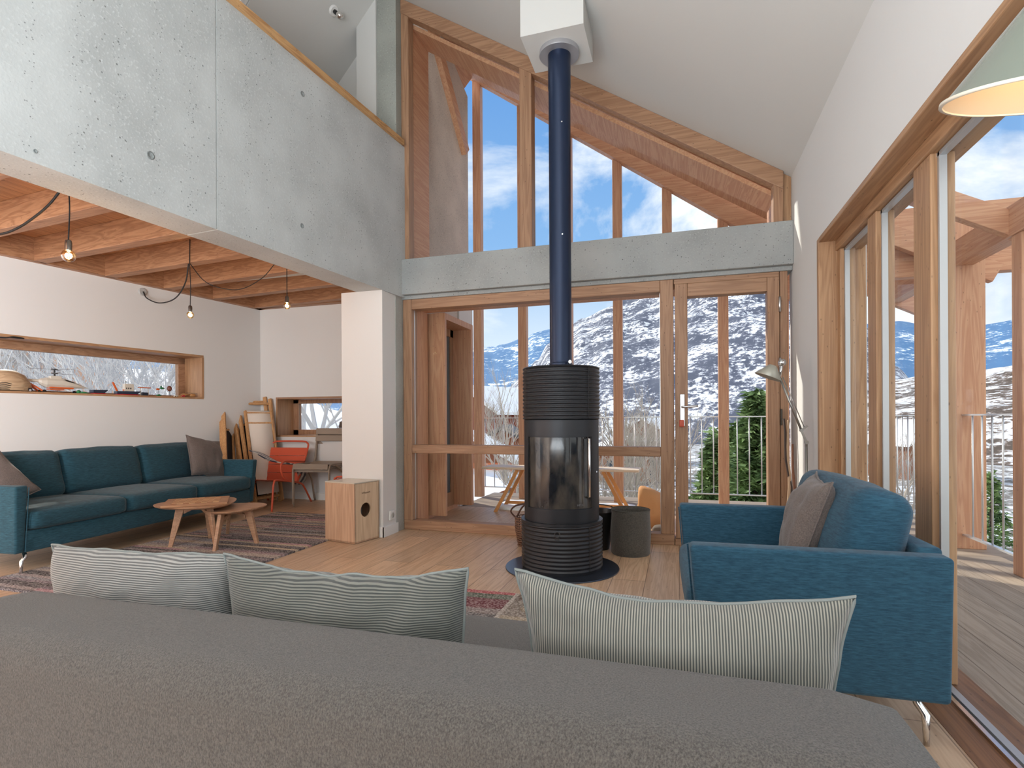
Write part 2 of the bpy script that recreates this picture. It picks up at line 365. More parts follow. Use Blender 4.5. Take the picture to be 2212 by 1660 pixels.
# right wall, with the long glazed opening (Y -3.2 .. 3.70, up to z 2.07)
m = MB(); m.box(XR, XR+.26, 3.70, YW+.1, -.1, 2.9); m.box(XR, XR+.26, -3.2, 3.70, 2.07, 2.9)
S(m.build('wall_right', WHITE))
# main ceiling slope and the steep left slope with a skylight
m = MB(); m.hexa([(RX, -3.2, ceil(RX)), (XR+.3, -3.2, ceil(XR+.3)), (XR+.3, YW+.12, ceil(XR+.3)), (RX, YW+.12, ceil(RX)), (RX, -3.2, ceil(RX)+.15), (XR+.3, -3.2, ceil(XR+.3)+.15), (XR+.3, YW+.12, ceil(XR+.3)+.15), (RX, YW+.12, ceil(RX)+.15)])
def lp(X, Y, o=0): return (X, Y, ceilL(X)+o)
SKY = (-3.95, -3.19, 1.9, 3.41)
for x0, x1, y0, y1 in ((-4.53, RX, 3.41, 4.6), (-4.53, RX, -3.2, 1.9), (SKY[1]+.08, RX, 1.9, 3.41), (-4.53, SKY[0], 1.9, 3.41)):
    m.hexa([lp(x0, y0), lp(x1, y0), lp(x1, y1), lp(x0, y1), lp(x0, y0, .15), lp(x1, y0, .15), lp(x1, y1, .15), lp(x0, y1, .15)])
S(m.build('ceiling', WHITE2))
m = MB()
for a, b in (((SKY[0], 1.93), (SKY[1]+.08, 1.93)), ((SKY[0], 3.38), (SKY[1]+.08, 3.38)), ((SKY[0]+.02, 1.9), (SKY[0]+.02, 3.41)), ((SKY[1]+.06, 1.9), (SKY[1]+.06, 3.41))):
    m.bar(lp(*a, .12), lp(*b, .12), .05, .14)
sk = S(m.build('window_6', plain('skylight_frame', (.75, .75, .74), .4)))
MB().quad(lp(SKY[0], 1.9, .15), lp(SKY[1]+.08, 1.9, .15), lp(SKY[1]+.08, 3.41, .15), lp(SKY[0], 3.41, .15)).build('pane', GLASS, sk)
# gable above the loft, white pilaster and concrete column
m = MB(); m.prism([(-2.59, 4.52, 2.5), (-2.59, 4.52, ceilL(-2.59)+.1), (-4.7, 4.52, ceilL(-4.7)+.1), (-4.7, 4.52, 2.5)], (0, .25, 0))
m.box(-2.79, -2.59, 4.34, 4.56, 2.6, 4.8)
S(m.build('wall_loft', WHITE2))
m = MB(); m.prism([(-2.60, 4.36, 2.3), (-2.40, 4.36, 2.3), (-2.40, 4.36, ceil(-2.4)+.05), (-2.5, 4.36, 4.93), (-2.60, 4.36, ceilL(-2.6)+.05)], (0, .35, 0))
S(m.build('trim_1', concrete('column_concrete', srgb(158, 160, 152)))) 
# concrete parapet wall between room and loft (5 degrees off square), 2.10 up to the wooden cap
CA = R(5.0); PA = Vector((-2.40, 4.07, 0)); pd = Vector((math.sin(CA), math.cos(CA), 0)); pn = Vector((-math.cos(CA), math.sin(CA), 0))  # pn points into the loft
def pw(s, o, z): q = PA+pd*s+pn*o; return Vector((q.x, q.y, z))
def ppt(x, y): # pixel onto the parapet face
    d = ray(x, y); t = pn.dot(PA-CAM)/pn.dot(d); return CAM+d*t
zt = 3.47
m = MB()
for s0, s1 in ((-6.5, -1.574), (-1.564, .40)):
    m.hexa([pw(s0, 0, 2.10), pw(s1, 0, 2.10), pw(s1, .25, 2.10), pw(s0, .25, 2.10), pw(s0, 0, zt), pw(s1, 0, zt), pw(s1, .25, zt), pw(s0, .25, zt)])
m.hexa([pw(-1.575, .006, 2.105), pw(-1.563, .006, 2.105), pw(-1.563, .24, 2.105), pw(-1.575, .24, 2.105), pw(-1.575, .006, zt), pw(-1.563, .006, zt), pw(-1.563, .24, zt), pw(-1.575, .24, zt)])
par = S(m.build('wall_parapet', CONC))
for i, (px, py, r_) in enumerate([(325, 336, .020), (653, 203, .018), (652, 488, .016), (76, 327, .008)]):
    c_ = ppt(px, py)
    Mx = Matrix.Translation(c_) @ (-pn).to_track_quat('Z', 'Y').to_matrix().to_4x4()
    d_ = MB().lathe([(r_, .0006), (r_*1.05, .0022), (r_*.75, .0030), (r_*.7, .0012), (.001, .001)], 18, Mx, cap=False)
    S(d_.build('tie_hole', concrete('tie_mortar', srgb(138, 142, 140)), par, smooth=True))
m = MB(); m.hexa([pw(-6.5, -.025, zt), pw(.34, -.025, zt), pw(.34, .28, zt), pw(-6.5, .28, zt), pw(-6.5, -.025, zt+.045), pw(.34, -.025, zt+.045), pw(.34, .28, zt+.045), pw(-6.5, .28, zt+.045)])
S(m.build('trim_2', wood('plywood_cap', srgb(150, 100, 56), srgb(214, 170, 118), 'Y')))
# pillar under the parapet end
m = MB(); m.box(-2.80, -2.40, 4.10, 4.32, 0, 2.10)
S(m.build('wall_pillar', plain('pillar_plaster', srgb(222, 218, 214), .85, bump=.1, bscale=60)))
m = MB(); m.box(-2.72, -2.395, 4.32, 4.70, 0, 2.12)
S(m.build('trim_3', concrete('pillar_concrete', srgb(172, 172, 166))))
m = MB(); m.box(-2.80, -2.388, 4.088, 4.10, 0, .085); m.box(-2.40, -2.386, 4.088, 4.335, 0, .085)
S(m.build('baseboard_pillar', plain('white_paint', srgb(232, 230, 226), .45)))
# concrete beam across the gable
m = MB(); m.box(-2.50, XR, 4.40, 4.74, 2.12, 2.44); m.box(-2.50, XR, 4.44, 4.74, 2.085, 2.12)
S(m.build('trim_4', CONC2, bevel=.006))
# alcove: left wall and back wall
LA, LB = Vector((-5.56, 3.19, 0)), Vector((-5.18, 5.79, 0)); ld = (LB-LA).normalized(); ln = Vector((-ld.y, ld.x, 0))
def lw(s, o, z): q = LA+ld*s+ln*o; return Vector((q.x, q.y, z))   # o > 0 is outwards
def lpx(x, y, o=0): d = ray(x, y); t = (ln.dot(LA-CAM)+o)/ln.dot(d); return CAM+d*t
def lbox(m, s0, s1, o0, o1, z0, z1):
    m.hexa([lw(s0, o0, z0), lw(s1, o0, z0), lw(s1, o1, z0), lw(s0, o1, z0), lw(s0, o0, z1), lw(s1, o0, z1), lw(s1, o1, z1), lw(s0, o1, z1)]); return m
WS0, WS1, WZ0, WZ1 = -1.4, 1.85, 1.262, 1.752
m = MB(); lbox(m, -3.5, WS0, 0, .42, 0, 2.75); lbox(m, WS1, 3.1, 0, .42, 0, 2.75); lbox(m, WS0, WS1, 0, .42, 0, WZ0); lbox(m, WS0, WS1, 0, .42, WZ1, 2.75)
S(m.build('wall_left', WHITE))
YB = 5.80; bwx0, bwx1, bz0, bz1 = aty(597, 900, YB).x, -3.35, .80, 1.285
m = MB(); m.box(-6, bwx0, YB, YB+.42, 0, 2.75); m.box(bwx1, -2.4, YB, YB+.42, 0, 2.75); m.box(bwx0, bwx1, YB, YB+.42, 0, bz0); m.box(bwx0, bwx1, YB, YB+.42, bz1, 2.75)
m.box(-2.9, -2.6, 4.7, YB+.42, 0, 2.75)
S(m.build('wall_back', WHITE))
m = MB(); m.box(-5.3, -2.9, YB-.014, YB, 0, .085)
S(m.build('baseboard_back', MATS['white_paint']))
# alcove ceiling: joists, rim and boards
jz0, jz1 = 2.425, 2.63
jv = Vector((math.cos(CA), -math.sin(CA), 0))
rim = MB(); lbox(rim, -3.5, 3.1, -.07, .0, jz0, jz1+.02)
S(rim.build('trim_5', joistm('Y')))
for i in range(-5, 6):
    if i == -5: continue
    s = .2565+.572*i
    if s > 2.7: continue
    a = lw(s, -.05, (jz0+jz1)/2); b = a+jv*3.1
    # stop at the concrete wall
    t = pn.dot(PA+pn*.25-a)/pn.dot(jv); b = a+jv*(t+.06)
    S(MB().bar(a, b, .10, jz1-jz0).build('trim_6', joistm('X'), bevel=.004))
m = MB(); m.bar((-5.25, YB-.05, 2.50), (-2.75, YB-.05, 2.50), .09, .15)
S(m.build('trim_7', joistm('X')))
m = MB(); m.hexa([(-7.2, -3.2, jz1), tuple(pw(-7.2, .2, jz1)), tuple(pw(1.7, .2, jz1)), (-7.2, 5.9, jz1), (-7.2, -3.2, jz1+.03), tuple(pw(-7.2, .2, jz1+.03)), tuple(pw(1.7, .2, jz1+.03)), (-7.2, 5.9, jz1+.03)])
S(m.build('ceiling_alcove', wood('ceiling_boards', srgb(150, 98, 62), srgb(200, 150, 108), 'Y', planks=('X', 'Y', .14, 4))))

# ---------- windows
def frame_part(name, parent, ax, fn, mat=None):
    m = MB(); fn(m); return m.build(name, mat or larch(ax), parent, bevel=.005)
# window_1: the upper gable window on top of the beam
gz0 = 2.44
X_l, X_m0, X_m1, X_r = -2.40, aty(1124, 400, YW).x, aty(1150, 400, YW).x, .752
w1 = S(MB().box(X_l, X_r, YW, YW+.08, gz0, gz0+.02).build('window_1', larch('X')))
def cz(X, o): return ceil(X)-o
frame_part('stile', w1, 'Z', lambda m: m.prism([(X_l, YW-.02, gz0), (X_l+.075, YW-.02, gz0), (X_l+.075, YW-.02, cz(X_l+.075, .10)), (X_l, YW-.02, cz(X_l, .10))], (0, .1, 0)))
frame_part('stile', w1, 'Z', lambda m: m.prism([(X_r-.07, YW-.02, gz0), (X_r, YW-.02, gz0), (X_r, YW-.02, cz(X_r, .10)), (X_r-.07, YW-.02, cz(X_r-.07, .10))], (0, .1, 0)))
frame_part('stile', w1, 'Z', lambda m: m.prism([(X_m0, YW-.02, gz0), (X_m1, YW-.02, gz0), (X_m1, YW-.02, cz(X_m1, .10)), (X_m0, YW-.02, cz(X_m0, .10))], (0, .12, 0)))
frame_part('top_rail', w1, 'X', lambda m: (m.prism([(X_l+.0, YW-.027, cz(X_l, .0)), (X_r, YW-.027, cz(X_r, 0)), (X_r, YW-.027, cz(X_r, .135)), (X_l, YW-.027, cz(X_l, .135))], (0, .1, 0)),))
frame_part('filler_board', w1, 'Z', lambda m: m.prism([(X_r, YW+.01, gz0), (XR, YW+.01, gz0), (XR, YW+.01, cz(XR, 0)), (X_r, YW+.01, cz(X_r, 0))], (0, .06, 0)), larch_in('Z'))
MB().prism([(X_l+.07, YW+.05, gz0), (X_m0, YW+.05, gz0), (X_m0, YW+.05, cz(X_m0, .12)), (X_l+.07, YW+.05, cz(X_l+.07, .12))], (0, .008, 0)).build('pane', GLASS, w1)
MB().prism([(X_m1, YW+.05, gz0), (X_r-.06, YW+.05, gz0), (X_r-.06, YW+.05, cz(X_r-.06, .12)), (X_m1, YW+.05, cz(X_m1, .12))], (0, .008, 0)).build('pane', GLASS, w1)
# outside lining boards of that opening
m = MB()
m.prism([(X_l+.03, YW+.09, gz0), (X_l+.03, YW+.42, gz0), (X_l+.03, YW+.42, cz(X_l, .2)), (X_l+.03, YW+.09, cz(X_l, .2))], (.035, 0, 0))
m.prism([(X_l, YW+.09, cz(X_l, .135)), (X_r, YW+.09, cz(X_r, .135)), (X_r, YW+.42, cz(X_r, .135)), (X_l, YW+.42, cz(X_l, .135))], (0, 0, -.04))
m.prism([(X_r-.05, YW+.09, gz0), (X_r-.05, YW+.42, gz0), (X_r-.05, YW+.42, cz(X_r, .15)), (X_r-.05, YW+.09, cz(X_r, .15))], (.035, 0, 0))
m.build('outer_lining', larch_out('Y'), w1)

# window_2: the lower fixed window
def Xp(px, py=900): return aty(px, py, YW).x
lx0, lx1, mx1 = Xp(874), Xp(1427), Xp(1456)
zt0, zt1 = aty(1300, 985, YW).z, aty(1300, 965, YW).z
w2 = S(MB().box(lx0, mx1, YW-.02, YW+.09, .0, .085).build('window_2', larch('X'), bevel=.005))
w2['kind'] = 'structure'
frame_part('stile', w2, 'Z', lambda m: m.box(lx0, lx0+.085, YW-.022, YW+.09, .085, 2.085))
frame_part('stile', w2, 'Z', lambda m: m.box(lx1, mx1, YW-.022, YW+.09, .085, 2.085))
frame_part('top_rail', w2, 'X', lambda m: m.box(lx0+.085, lx1, YW-.02, YW+.09, 1.995, 2.085))
frame_part('transom', w2, 'X', lambda m: m.box(lx0+.085, lx1, YW-.024, YW+.09, zt0, zt1))
for z0, z1 in ((.085, zt0), (zt1, 1.995)):
    MB().box(lx0+.08, lx1, YW+.04, YW+.048, z0, z1).build('pane', GLASS, w2)
    g = MB()
    for a in ((lx0+.085, lx0+.09, z0, z1), (lx1-.005, lx1, z0, z1)): g.box(a[0], a[1], YW+.03, YW+.04, a[2], a[3])
    g.build('glazing_bead', ALU, w2)
m = MB(); m.box(lx0+.02, lx0+.06, YW+.09, YW+.36, .0, 2.1); m.box(lx0+.02, .70, YW+.09, YW+.36, 2.03, 2.10); m.box(lx0+.02, .70, YW+.09, YW+.34, -.03, .03)
m.build('outer_lining', larch_out('Z'), w2)
# door_1: glazed balcony door
dx0, dx1, dx2, dx3, dx4 = Xp(1457), Xp(1486), Xp(1657), Xp(1684), Xp(1702)
d1 = S(MB().box(dx0, dx4, YW-.02, YW+.09, 0, .055).build('door_1', larch('X'), bevel=.005))
frame_part('jamb', d1, 'Z', lambda m: m.box(dx3+.002, dx4, YW-.02, YW+.09, .055, 2.085))
frame_part('lintel', d1, 'X', lambda m: m.box(dx0, dx3, YW-.018, YW+.09, 2.045, 2.085))
frame_part('stile', d1, 'Z', lambda m: m.box(dx0+.006, dx1, YW-.035, YW+.06, .06, 2.043))
frame_part('stile', d1, 'Z', lambda m: m.box(dx2, dx3-.002, YW-.035, YW+.06, .06, 2.043))
frame_part('top_rail', d1, 'X', lambda m: m.box(dx1, dx2, YW-.033, YW+.06, 1.94, 2.043))
frame_part('bottom_rail', d1, 'X', lambda m: m.box(dx1, dx2, YW-.033, YW+.06, .06, .17))
MB().box(dx1-.005, dx2+.005, YW+.02, YW+.028, .17, 1.94).build('pane', GLASS, d1)
hx = Xp(1474); hz = aty(1474, 880, YW).z
hd = MB().box(hx-.018, hx+.018, YW-.046, YW-.034, hz-.15, hz+.10).build('handle_plate', ALU, d1, bevel=.004)
MB().tube(bez([(hx, YW-.046, hz), (hx, YW-.085, hz), (hx+.02, YW-.095, hz), (hx+.115, YW-.095, hz+.006)], 5), .009, 8).build('lever', ALU, hd, smooth=True)
MB().tube([(hx-.004, YW-.046, hz-.085), (hx-.004, YW-.06, hz-.085)], .010, 10).build('lock_cylinder', ALU, hd)
MB().cushion(.035, .012, .055, .005, 4, M=Matrix.Translation((hx-.006, YW-.072, hz-.155))).build('key_fob', plain('orange_plastic', srgb(196, 84, 58), .5), hd, smooth=True)
for zz in (1.78, 1.33):
    MB().tube([(dx3-.002, YW-.045, zz), (dx3-.002, YW-.045, zz+.11)], .009, 8).build('hinge', ALU, d1, smooth=True)
MB().box(dx3-.0, dx3+.012, YW-.05, YW-.036, .94, 1.06).build('strike_plate', plain('dark_steel', (.08, .07, .06), .5, .8), d1)

# window_3: sliding windows in the right wall
GX = .955
def Yg(px, py=800): return atx(px, py, GX).y
w3 = S(MB().box(XR, GX+.10, -3.2, 3.72, -.10, .002).build('window_3', wood('sill_timber', srgb(104, 68, 40), srgb(150, 104, 68), 'Y')))
frame_part('jamb_lining', w3, 'Z', lambda m: m.box(XR-.004, GX+.10, 3.66, 3.704, 0, 2.072), larch_in('Z'))
frame_part('head_lining', w3, 'Y', lambda m: m.box(XR-.004, GX+.12, -3.2, 3.66, 2.045, 2.074), larch_in('Y'))
frame_part('head_rail', w3, 'Y', lambda m: m.box(GX-.06, GX+.08, -3.2, 3.66, 1.985, 2.045), larch_in('Y'))
ms = [(3.60, 3.66), (Yg(1919), Yg(1900)), (Yg(2046), Yg(2006)), (1.10, 1.20), (-.6, -.5), (-2.2, -2.1)]
for a, b in ms: frame_part('mullion', w3, 'Z', lambda m: m.box(GX-.05, GX+.03, a, b, .003, 1.985), larch_in('Z'))
for (a0, b0), (a1, b1) in zip(ms[:-1], ms[1:]):
    MB().box(GX-.004, GX+.004, b1, a0, .003, 1.985).build('pane', glassmat('glass_side', 1.0), w3)
    m = MB()
    m.box(GX-.03, GX-.005, a0-.022, a0-.008, .01, 1.98); m.box(GX-.03, GX-.005, b1, a0, 1.965, 1.98); m.box(GX-.03, GX-.005, b1, a0, .004, .018)
    m.build('glazing_seal', plain('seal_grey', (.45, .46, .47), .35, .4), w3)
m = MB(); m.box(GX-.05, GX-.034, -3.2, 3.6, .003, .012); m.build('track', plain('track_metal', (.8, .8, .8), .2, 1), w3)

# window_4: ribbon window in the left alcove wall
w4 = S(lbox(MB(), WS0, WS1, -.004, .40, WZ0-.016, WZ0+.004).build('window_4', larch_in('Y')))
m = MB(); lbox(m, WS0, WS1, -.004, .40, WZ1-.02, WZ1+.004); m.build('head_lining', larch_in('Y'), w4)
m = MB(); lbox(m, WS1-.02, WS1+.004, -.004, .40, WZ0, WZ1-.02); m.build('jamb_lining', larch_in('Z'), w4)
m = MB(); lbox(m, WS0, WS1, .30, .36, WZ1-.09, WZ1); lbox(m, WS1-.10, WS1, .30, .36, WZ0, WZ1); lbox(m, WS0, WS1, .30, .36, WZ0, WZ0+.03); m.build('sash', larch('Y'), w4, bevel=.004)
m = MB(); lbox(m, WS0, WS1-.1, .32, .326, WZ0+.03, WZ1-.09); m.build('pane', GLASS, w4)
# window_5: small window in the alcove's back wall
w5 = S(MB().box(bwx0, bwx1, YB-.004, YB+.40, bz0-.016, bz0+.004).build('window_5', larch_in('X')))
m = MB(); m.box(bwx0-.004, bwx1, YB-.004, YB+.40, bz1-.02, bz1+.004); m.build('head_lining', larch('X'), w5)
m = MB(); m.box(bwx0-.004, bwx0+.02, YB-.004, YB+.40, bz0, bz1-.02); m.build('jamb_lining', larch_in('Z'), w5)
m = MB(); m.box(bwx0, bwx0+.10, YB+.3, YB+.36, bz0, bz1); m.box(bwx0, bwx1, YB+.3, YB+.36, bz1-.07, bz1); m.box(bwx0, bwx1, YB+.3, YB+.36, bz0, bz0+.07); m.build('sash', larch('Z'), w5, bevel=.004)
m = MB(); m.box(bwx0+.1, bwx1, YB+.32, YB+.326, bz0+.07, bz1-.07); m.build('pane', GLASS, w5)

# boxed-in flue passage on the ceiling
SX, SY = -.755, 3.60                           # stove centre
bz = 3.47
A, B, D, E_ = [atz(px, py, bz) for px, py in ((1124, 80), (1253, 50), (1280, 134), (1163, 157))]
m = MB(); xa, xb, ya, yb = A.x, B.x+.02, A.y, E_.y
m.hexa([(xa, ya, bz), (xb, ya, bz), (xb, yb, bz), (xa, yb, bz), (xa, ya, ceil(xa)+.02), (xb, ya, ceil(xb)+.02), (xb, yb, ceil(xb)+.02), (xa, yb, ceil(xa)+.02)])
S(m.build('trim_8', WHITE2))
print('BOXED', xa, xb, ya, yb, [ceil(xa), ceil(xb)])

# ================================================================== BALCONY AND OUTSIDE
DZ = -.02
m = MB(); m.box(-2.45, 2.35, YW+.12, 7.15, DZ-.04, DZ); 
S(m.build('balcony_floor', wood('deck_boards', srgb(150, 132, 114), srgb(186, 168, 150), 'X', .8, knots=False, planks=('Y', 'X', .145, 30)), None))
S(MB().box(GX+.11, 2.35, -3.5, YW+.12, DZ-.04, DZ).build('balcony_side_floor', wood('side_deck_boards', srgb(150, 132, 114), srgb(186, 168, 150), 'Y', .8, knots=False, planks=('X', 'Y', .145, 30))))
# concrete side wall with the timber door opening in it
ow = MB(); ox = -2.42
ow.prism([(ox-.3, 4.72, 0), (ox-.3, 6.15, 0), (ox-.3, 6.15, 4.9), (ox-.3, 4.72, 5.4)], (.3, 0, 0))
S(ow.build('wall_outside', CONC3))
d2 = S(MB().box(ox, ox+.02, 4.98, 5.72, DZ, .05).build('door_2', larch_out('Z')))
m = MB(); m.box(ox-.002, ox+.24, 5.60, 5.66, .05, 1.98); m.box(ox-.002, ox+.24, 4.90, 4.94, .05, 1.98); m.box(ox-.002, ox+.24, 4.9, 5.66, 1.98, 2.04)
m.build('door_lining', larch_out('Z'), d2)
m = MB(); m.box(ox, ox+.03, 4.94, 5.60, .05, .2); m.box(ox, ox+.03, 4.94, 5.02, .2, 1.98); m.box(ox, ox+.03, 5.52, 5.6, .2, 1.98); m.box(ox, ox+.03, 4.94, 5.6, 1.9, 1.98); m.build('leaf_frame', larch('Z'), d2)
MB().box(ox+.01, ox+.016, 5.02, 5.52, .2, 1.9).build('pane', plain('dark_glazing', (.10, .13, .15), .08), d2)
# posts of the balcony
PY = 6.72
gp = 'slender timber posts along the balcony front'
def barge(X, o=0): return 5.32-.715*(X+2.40)+o
posts = [Xx for Xx in (aty(1035, 900, PY).x, aty(1131, 900, PY).x, aty(1229, 900, PY).x, aty(1336, 900, PY).x, aty(1443, 900, PY).x, aty(1563, 900, PY).x, 1.12)]
plab = ['timber balcony post nearest the outside concrete wall', 'timber balcony post behind the left shoulder of the stove', 'timber balcony post mostly hidden behind the black flue pipe', 'timber balcony post just right of the stove',
        'timber balcony post seen only through the upper window, above the door mullion', 'timber balcony post in the middle of the glazed door', 'timber balcony post right of the glazed door, behind the white wall']
for X, lb in zip(posts, plab):
    o = MB().box(X-.055, X+.055, PY-.05, PY+.05, DZ, barge(X, .05) if X < 1 else 2.9).build('balcony_post', larch_out('Z'), bevel=.004); tag(o, lb, 'post', gp)
# sloping outer rafters following the gable
def slope(nm, yy, off, th, x0, x1, label, mat):
    o = MB().prism([(x0, yy, barge(x0, off)), (x1, yy, barge(x1, off)), (x1, yy, barge(x1, off+th)), (x0, yy, barge(x0, off+th))], (0, .12, 0)).build(nm, mat, bevel=.004)
    return tag(o, label, 'beam')
slope('gable_rafter', 6.60, .0, .30, -2.75, 1.6, 'sloping timber rafter resting on top of the balcony posts', larch_out('X'))
slope('gable_rafter', 5.75, .12, .24, -2.7, 1.3, 'sloping timber rafter nearer the glass, above the one on the posts', larch_out('X'))
m = MB(); m.hexa([(RX, 4.75, ceil(RX)+.45), (XR+.7, 4.75, ceil(XR+.7)+.45), (XR+.7, 6.5, ceil(XR+.7)+.45), (RX, 6.5, ceil(RX)+.45), (RX, 4.75, ceil(RX)+.6), (XR+.7, 4.75, ceil(XR+.7)+.6), (XR+.7, 6.5, ceil(XR+.7)+.6), (RX, 6.5, ceil(RX)+.6)])
m.hexa([lp(-4.4, 4.75, .45), lp(RX, 4.75, .45), lp(RX, 6.5, .45), lp(-4.4, 6.5, .45), lp(-4.4, 4.75, .6), lp(RX, 4.75, .6), lp(RX, 6.5, .6), lp(-4.4, 6.5, .6)])
S(m.build('roof_overhang', larch_out('Y')))
o = MB().bar((-2.40, 6.0, 4.15), (-2.40, 4.9, 5.2), .08, .14).build('roof_strut', larch_out('Y')); tag(o, 'short timber strut at the head of the outside concrete wall', 'beam')
# side structure on the right: wall plate, deep cross portal, rafters
o = MB().box(2.02, 2.24, 5.02, 5.18, DZ, 2.5).build('corner_post', larch_out('Z'), bevel=.005); tag(o, 'broad pale timber post outside the right-hand sliding window', 'post')
o = MB().box(1.04, 2.95, 5.2, 5.3, 2.14, 2.70).build('portal_beam', larch_out('X'), bevel=.005); tag(o, 'deep brown timber cross beam over the side balcony', 'beam')
o = MB().box(1.04, 2.30, 6.62, 6.74, 2.30, 2.62).build('portal_beam', larch_out('X'), bevel=.005); tag(o, 'far timber cross beam over the corner of the balcony', 'beam')
for Y_, lb in ((5.12, 'slanting timber brace in front of the deep cross beam'), (4.35, 'slanting roof rafter over the side balcony, nearest the window'), (6.5, 'slanting roof rafter over the far corner of the side balcony')):
    o = MB().bar((1.06, Y_, 2.78), (2.35, Y_, 2.10), .07, .15).build('side_rafter', larch_out('X'), bevel=.004); tag(o, lb, 'beam')
o = MB().box(2.05, 2.17, 3.2, 6.7, 2.16, 2.36).build('wall_plate', larch_out('Y'), bevel=.004); tag(o, 'long timber beam along the outer edge of the side balcony', 'beam')
o = MB().box(2.06, 2.18, 4.20, 4.31, DZ, 2.16).build('corner_post', larch_out('Z'), bevel=.005); tag(o, 'timber post outside the sliding window at the right edge of the view', 'post')
# railings
RM = plain('galvanised_steel', (.72, .73, .74), .35, .7)
def railing(a, b, label, n):
    a, b = Vector(a), Vector(b); t = thing('balcony_railing', label, 'railing', a); L = b-a
    MB().bar((0, 0, 1.03), L+Vector((0, 0, 1.03)), .035, .012).build('top_rail', RM, t)
    MB().bar((0, 0, .11), L+Vector((0, 0, .11)), .035, .012).build('bottom_rail', RM, t)
    proto = MB().tube([(0, 0, .11), (0, 0, 1.03)], .0065, 8)
    po = proto.build('baluster', RM, t, smooth=True)
    for i in range(1, n):
        c_ = po.copy(); C.objects.link(c_); c_.parent = t; c_.location = L*(i/n)
railing((-2.62, 6.90, DZ), (2.1, 6.90, DZ), 'galvanised steel balcony railing with thin upright bars beyond the gable window', 36)
railing((2.10, 6.90, DZ), (2.10, 3.3, DZ), 'galvanised steel railing along the side balcony outside the sliding windows', 27)
# bench on the balcony
bt = thing('balcony_bench', 'long pale wooden bench on splayed legs, out on the snowy balcony', 'bench', (-1.1, 5.75, DZ))
MB().box(-.95, .72, -.19, .13, .475, .50).build('seat_board', plain('bleached_wood', srgb(236, 214, 190), .5), bt, bevel=.006)
YO = plain('orange_oiled_wood', srgb(216, 150, 86), .5)
for x0, x1 in ((-.55, -.80), (.36, .62)):
    for y_ in (-.16, .10):
        MB().bar((x0, y_, .475), (x1, y_*1.25, .0), .03, .035).build('leg', YO, bt, bevel=.003)
MB().bar((-.72, -.02, .10), (.56, -.02, .10), .02, .03).build('stretcher', YO, bt)
sn = MB().cushion(1.5, .55, .06, .028, 10, M=Matrix.Translation((-1.2, 5.95, DZ)), wr=.02).build('snow_patch', SNOW, smooth=True); tag(sn, 'trodden patch of snow on the balcony boards under the bench', 'snow', kind='stuff')
# orange sack on the balcony
ob = MB().cushion(.28, .2, .36, .09, 10, M=Matrix.Translation((-.24, 5.2, DZ)), wr=.06, seed=3).build('sack', plain('orange_cloth', srgb(222, 164, 112), .85, bump=.5, bscale=30), smooth=True)
tag(ob, 'crumpled orange sack outside the glass behind the grey log bin', 'sack')
o = MB().cushion(.12, .10, .07, .03, 6, M=Matrix.Translation((-.16, 4.98, DZ)), wr=.02).build('stone', plain('stone', srgb(120, 108, 98), .9), smooth=True); tag(o, 'small grey stone on the balcony below the orange sack', 'stone')

# ---------- mountains
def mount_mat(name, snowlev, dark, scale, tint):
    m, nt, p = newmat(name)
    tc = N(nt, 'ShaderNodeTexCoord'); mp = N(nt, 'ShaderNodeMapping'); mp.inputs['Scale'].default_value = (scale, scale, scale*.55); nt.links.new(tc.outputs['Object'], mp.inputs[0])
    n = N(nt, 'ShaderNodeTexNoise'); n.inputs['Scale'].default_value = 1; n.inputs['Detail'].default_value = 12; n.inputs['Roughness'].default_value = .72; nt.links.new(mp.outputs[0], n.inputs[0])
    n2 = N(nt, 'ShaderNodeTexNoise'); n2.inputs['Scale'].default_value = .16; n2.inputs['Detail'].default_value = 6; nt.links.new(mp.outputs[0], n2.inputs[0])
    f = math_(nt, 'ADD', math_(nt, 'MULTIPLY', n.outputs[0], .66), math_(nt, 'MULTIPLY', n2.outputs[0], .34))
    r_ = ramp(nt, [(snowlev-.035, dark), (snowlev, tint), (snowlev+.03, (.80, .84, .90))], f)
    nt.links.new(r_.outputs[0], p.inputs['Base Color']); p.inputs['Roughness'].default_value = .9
    return m
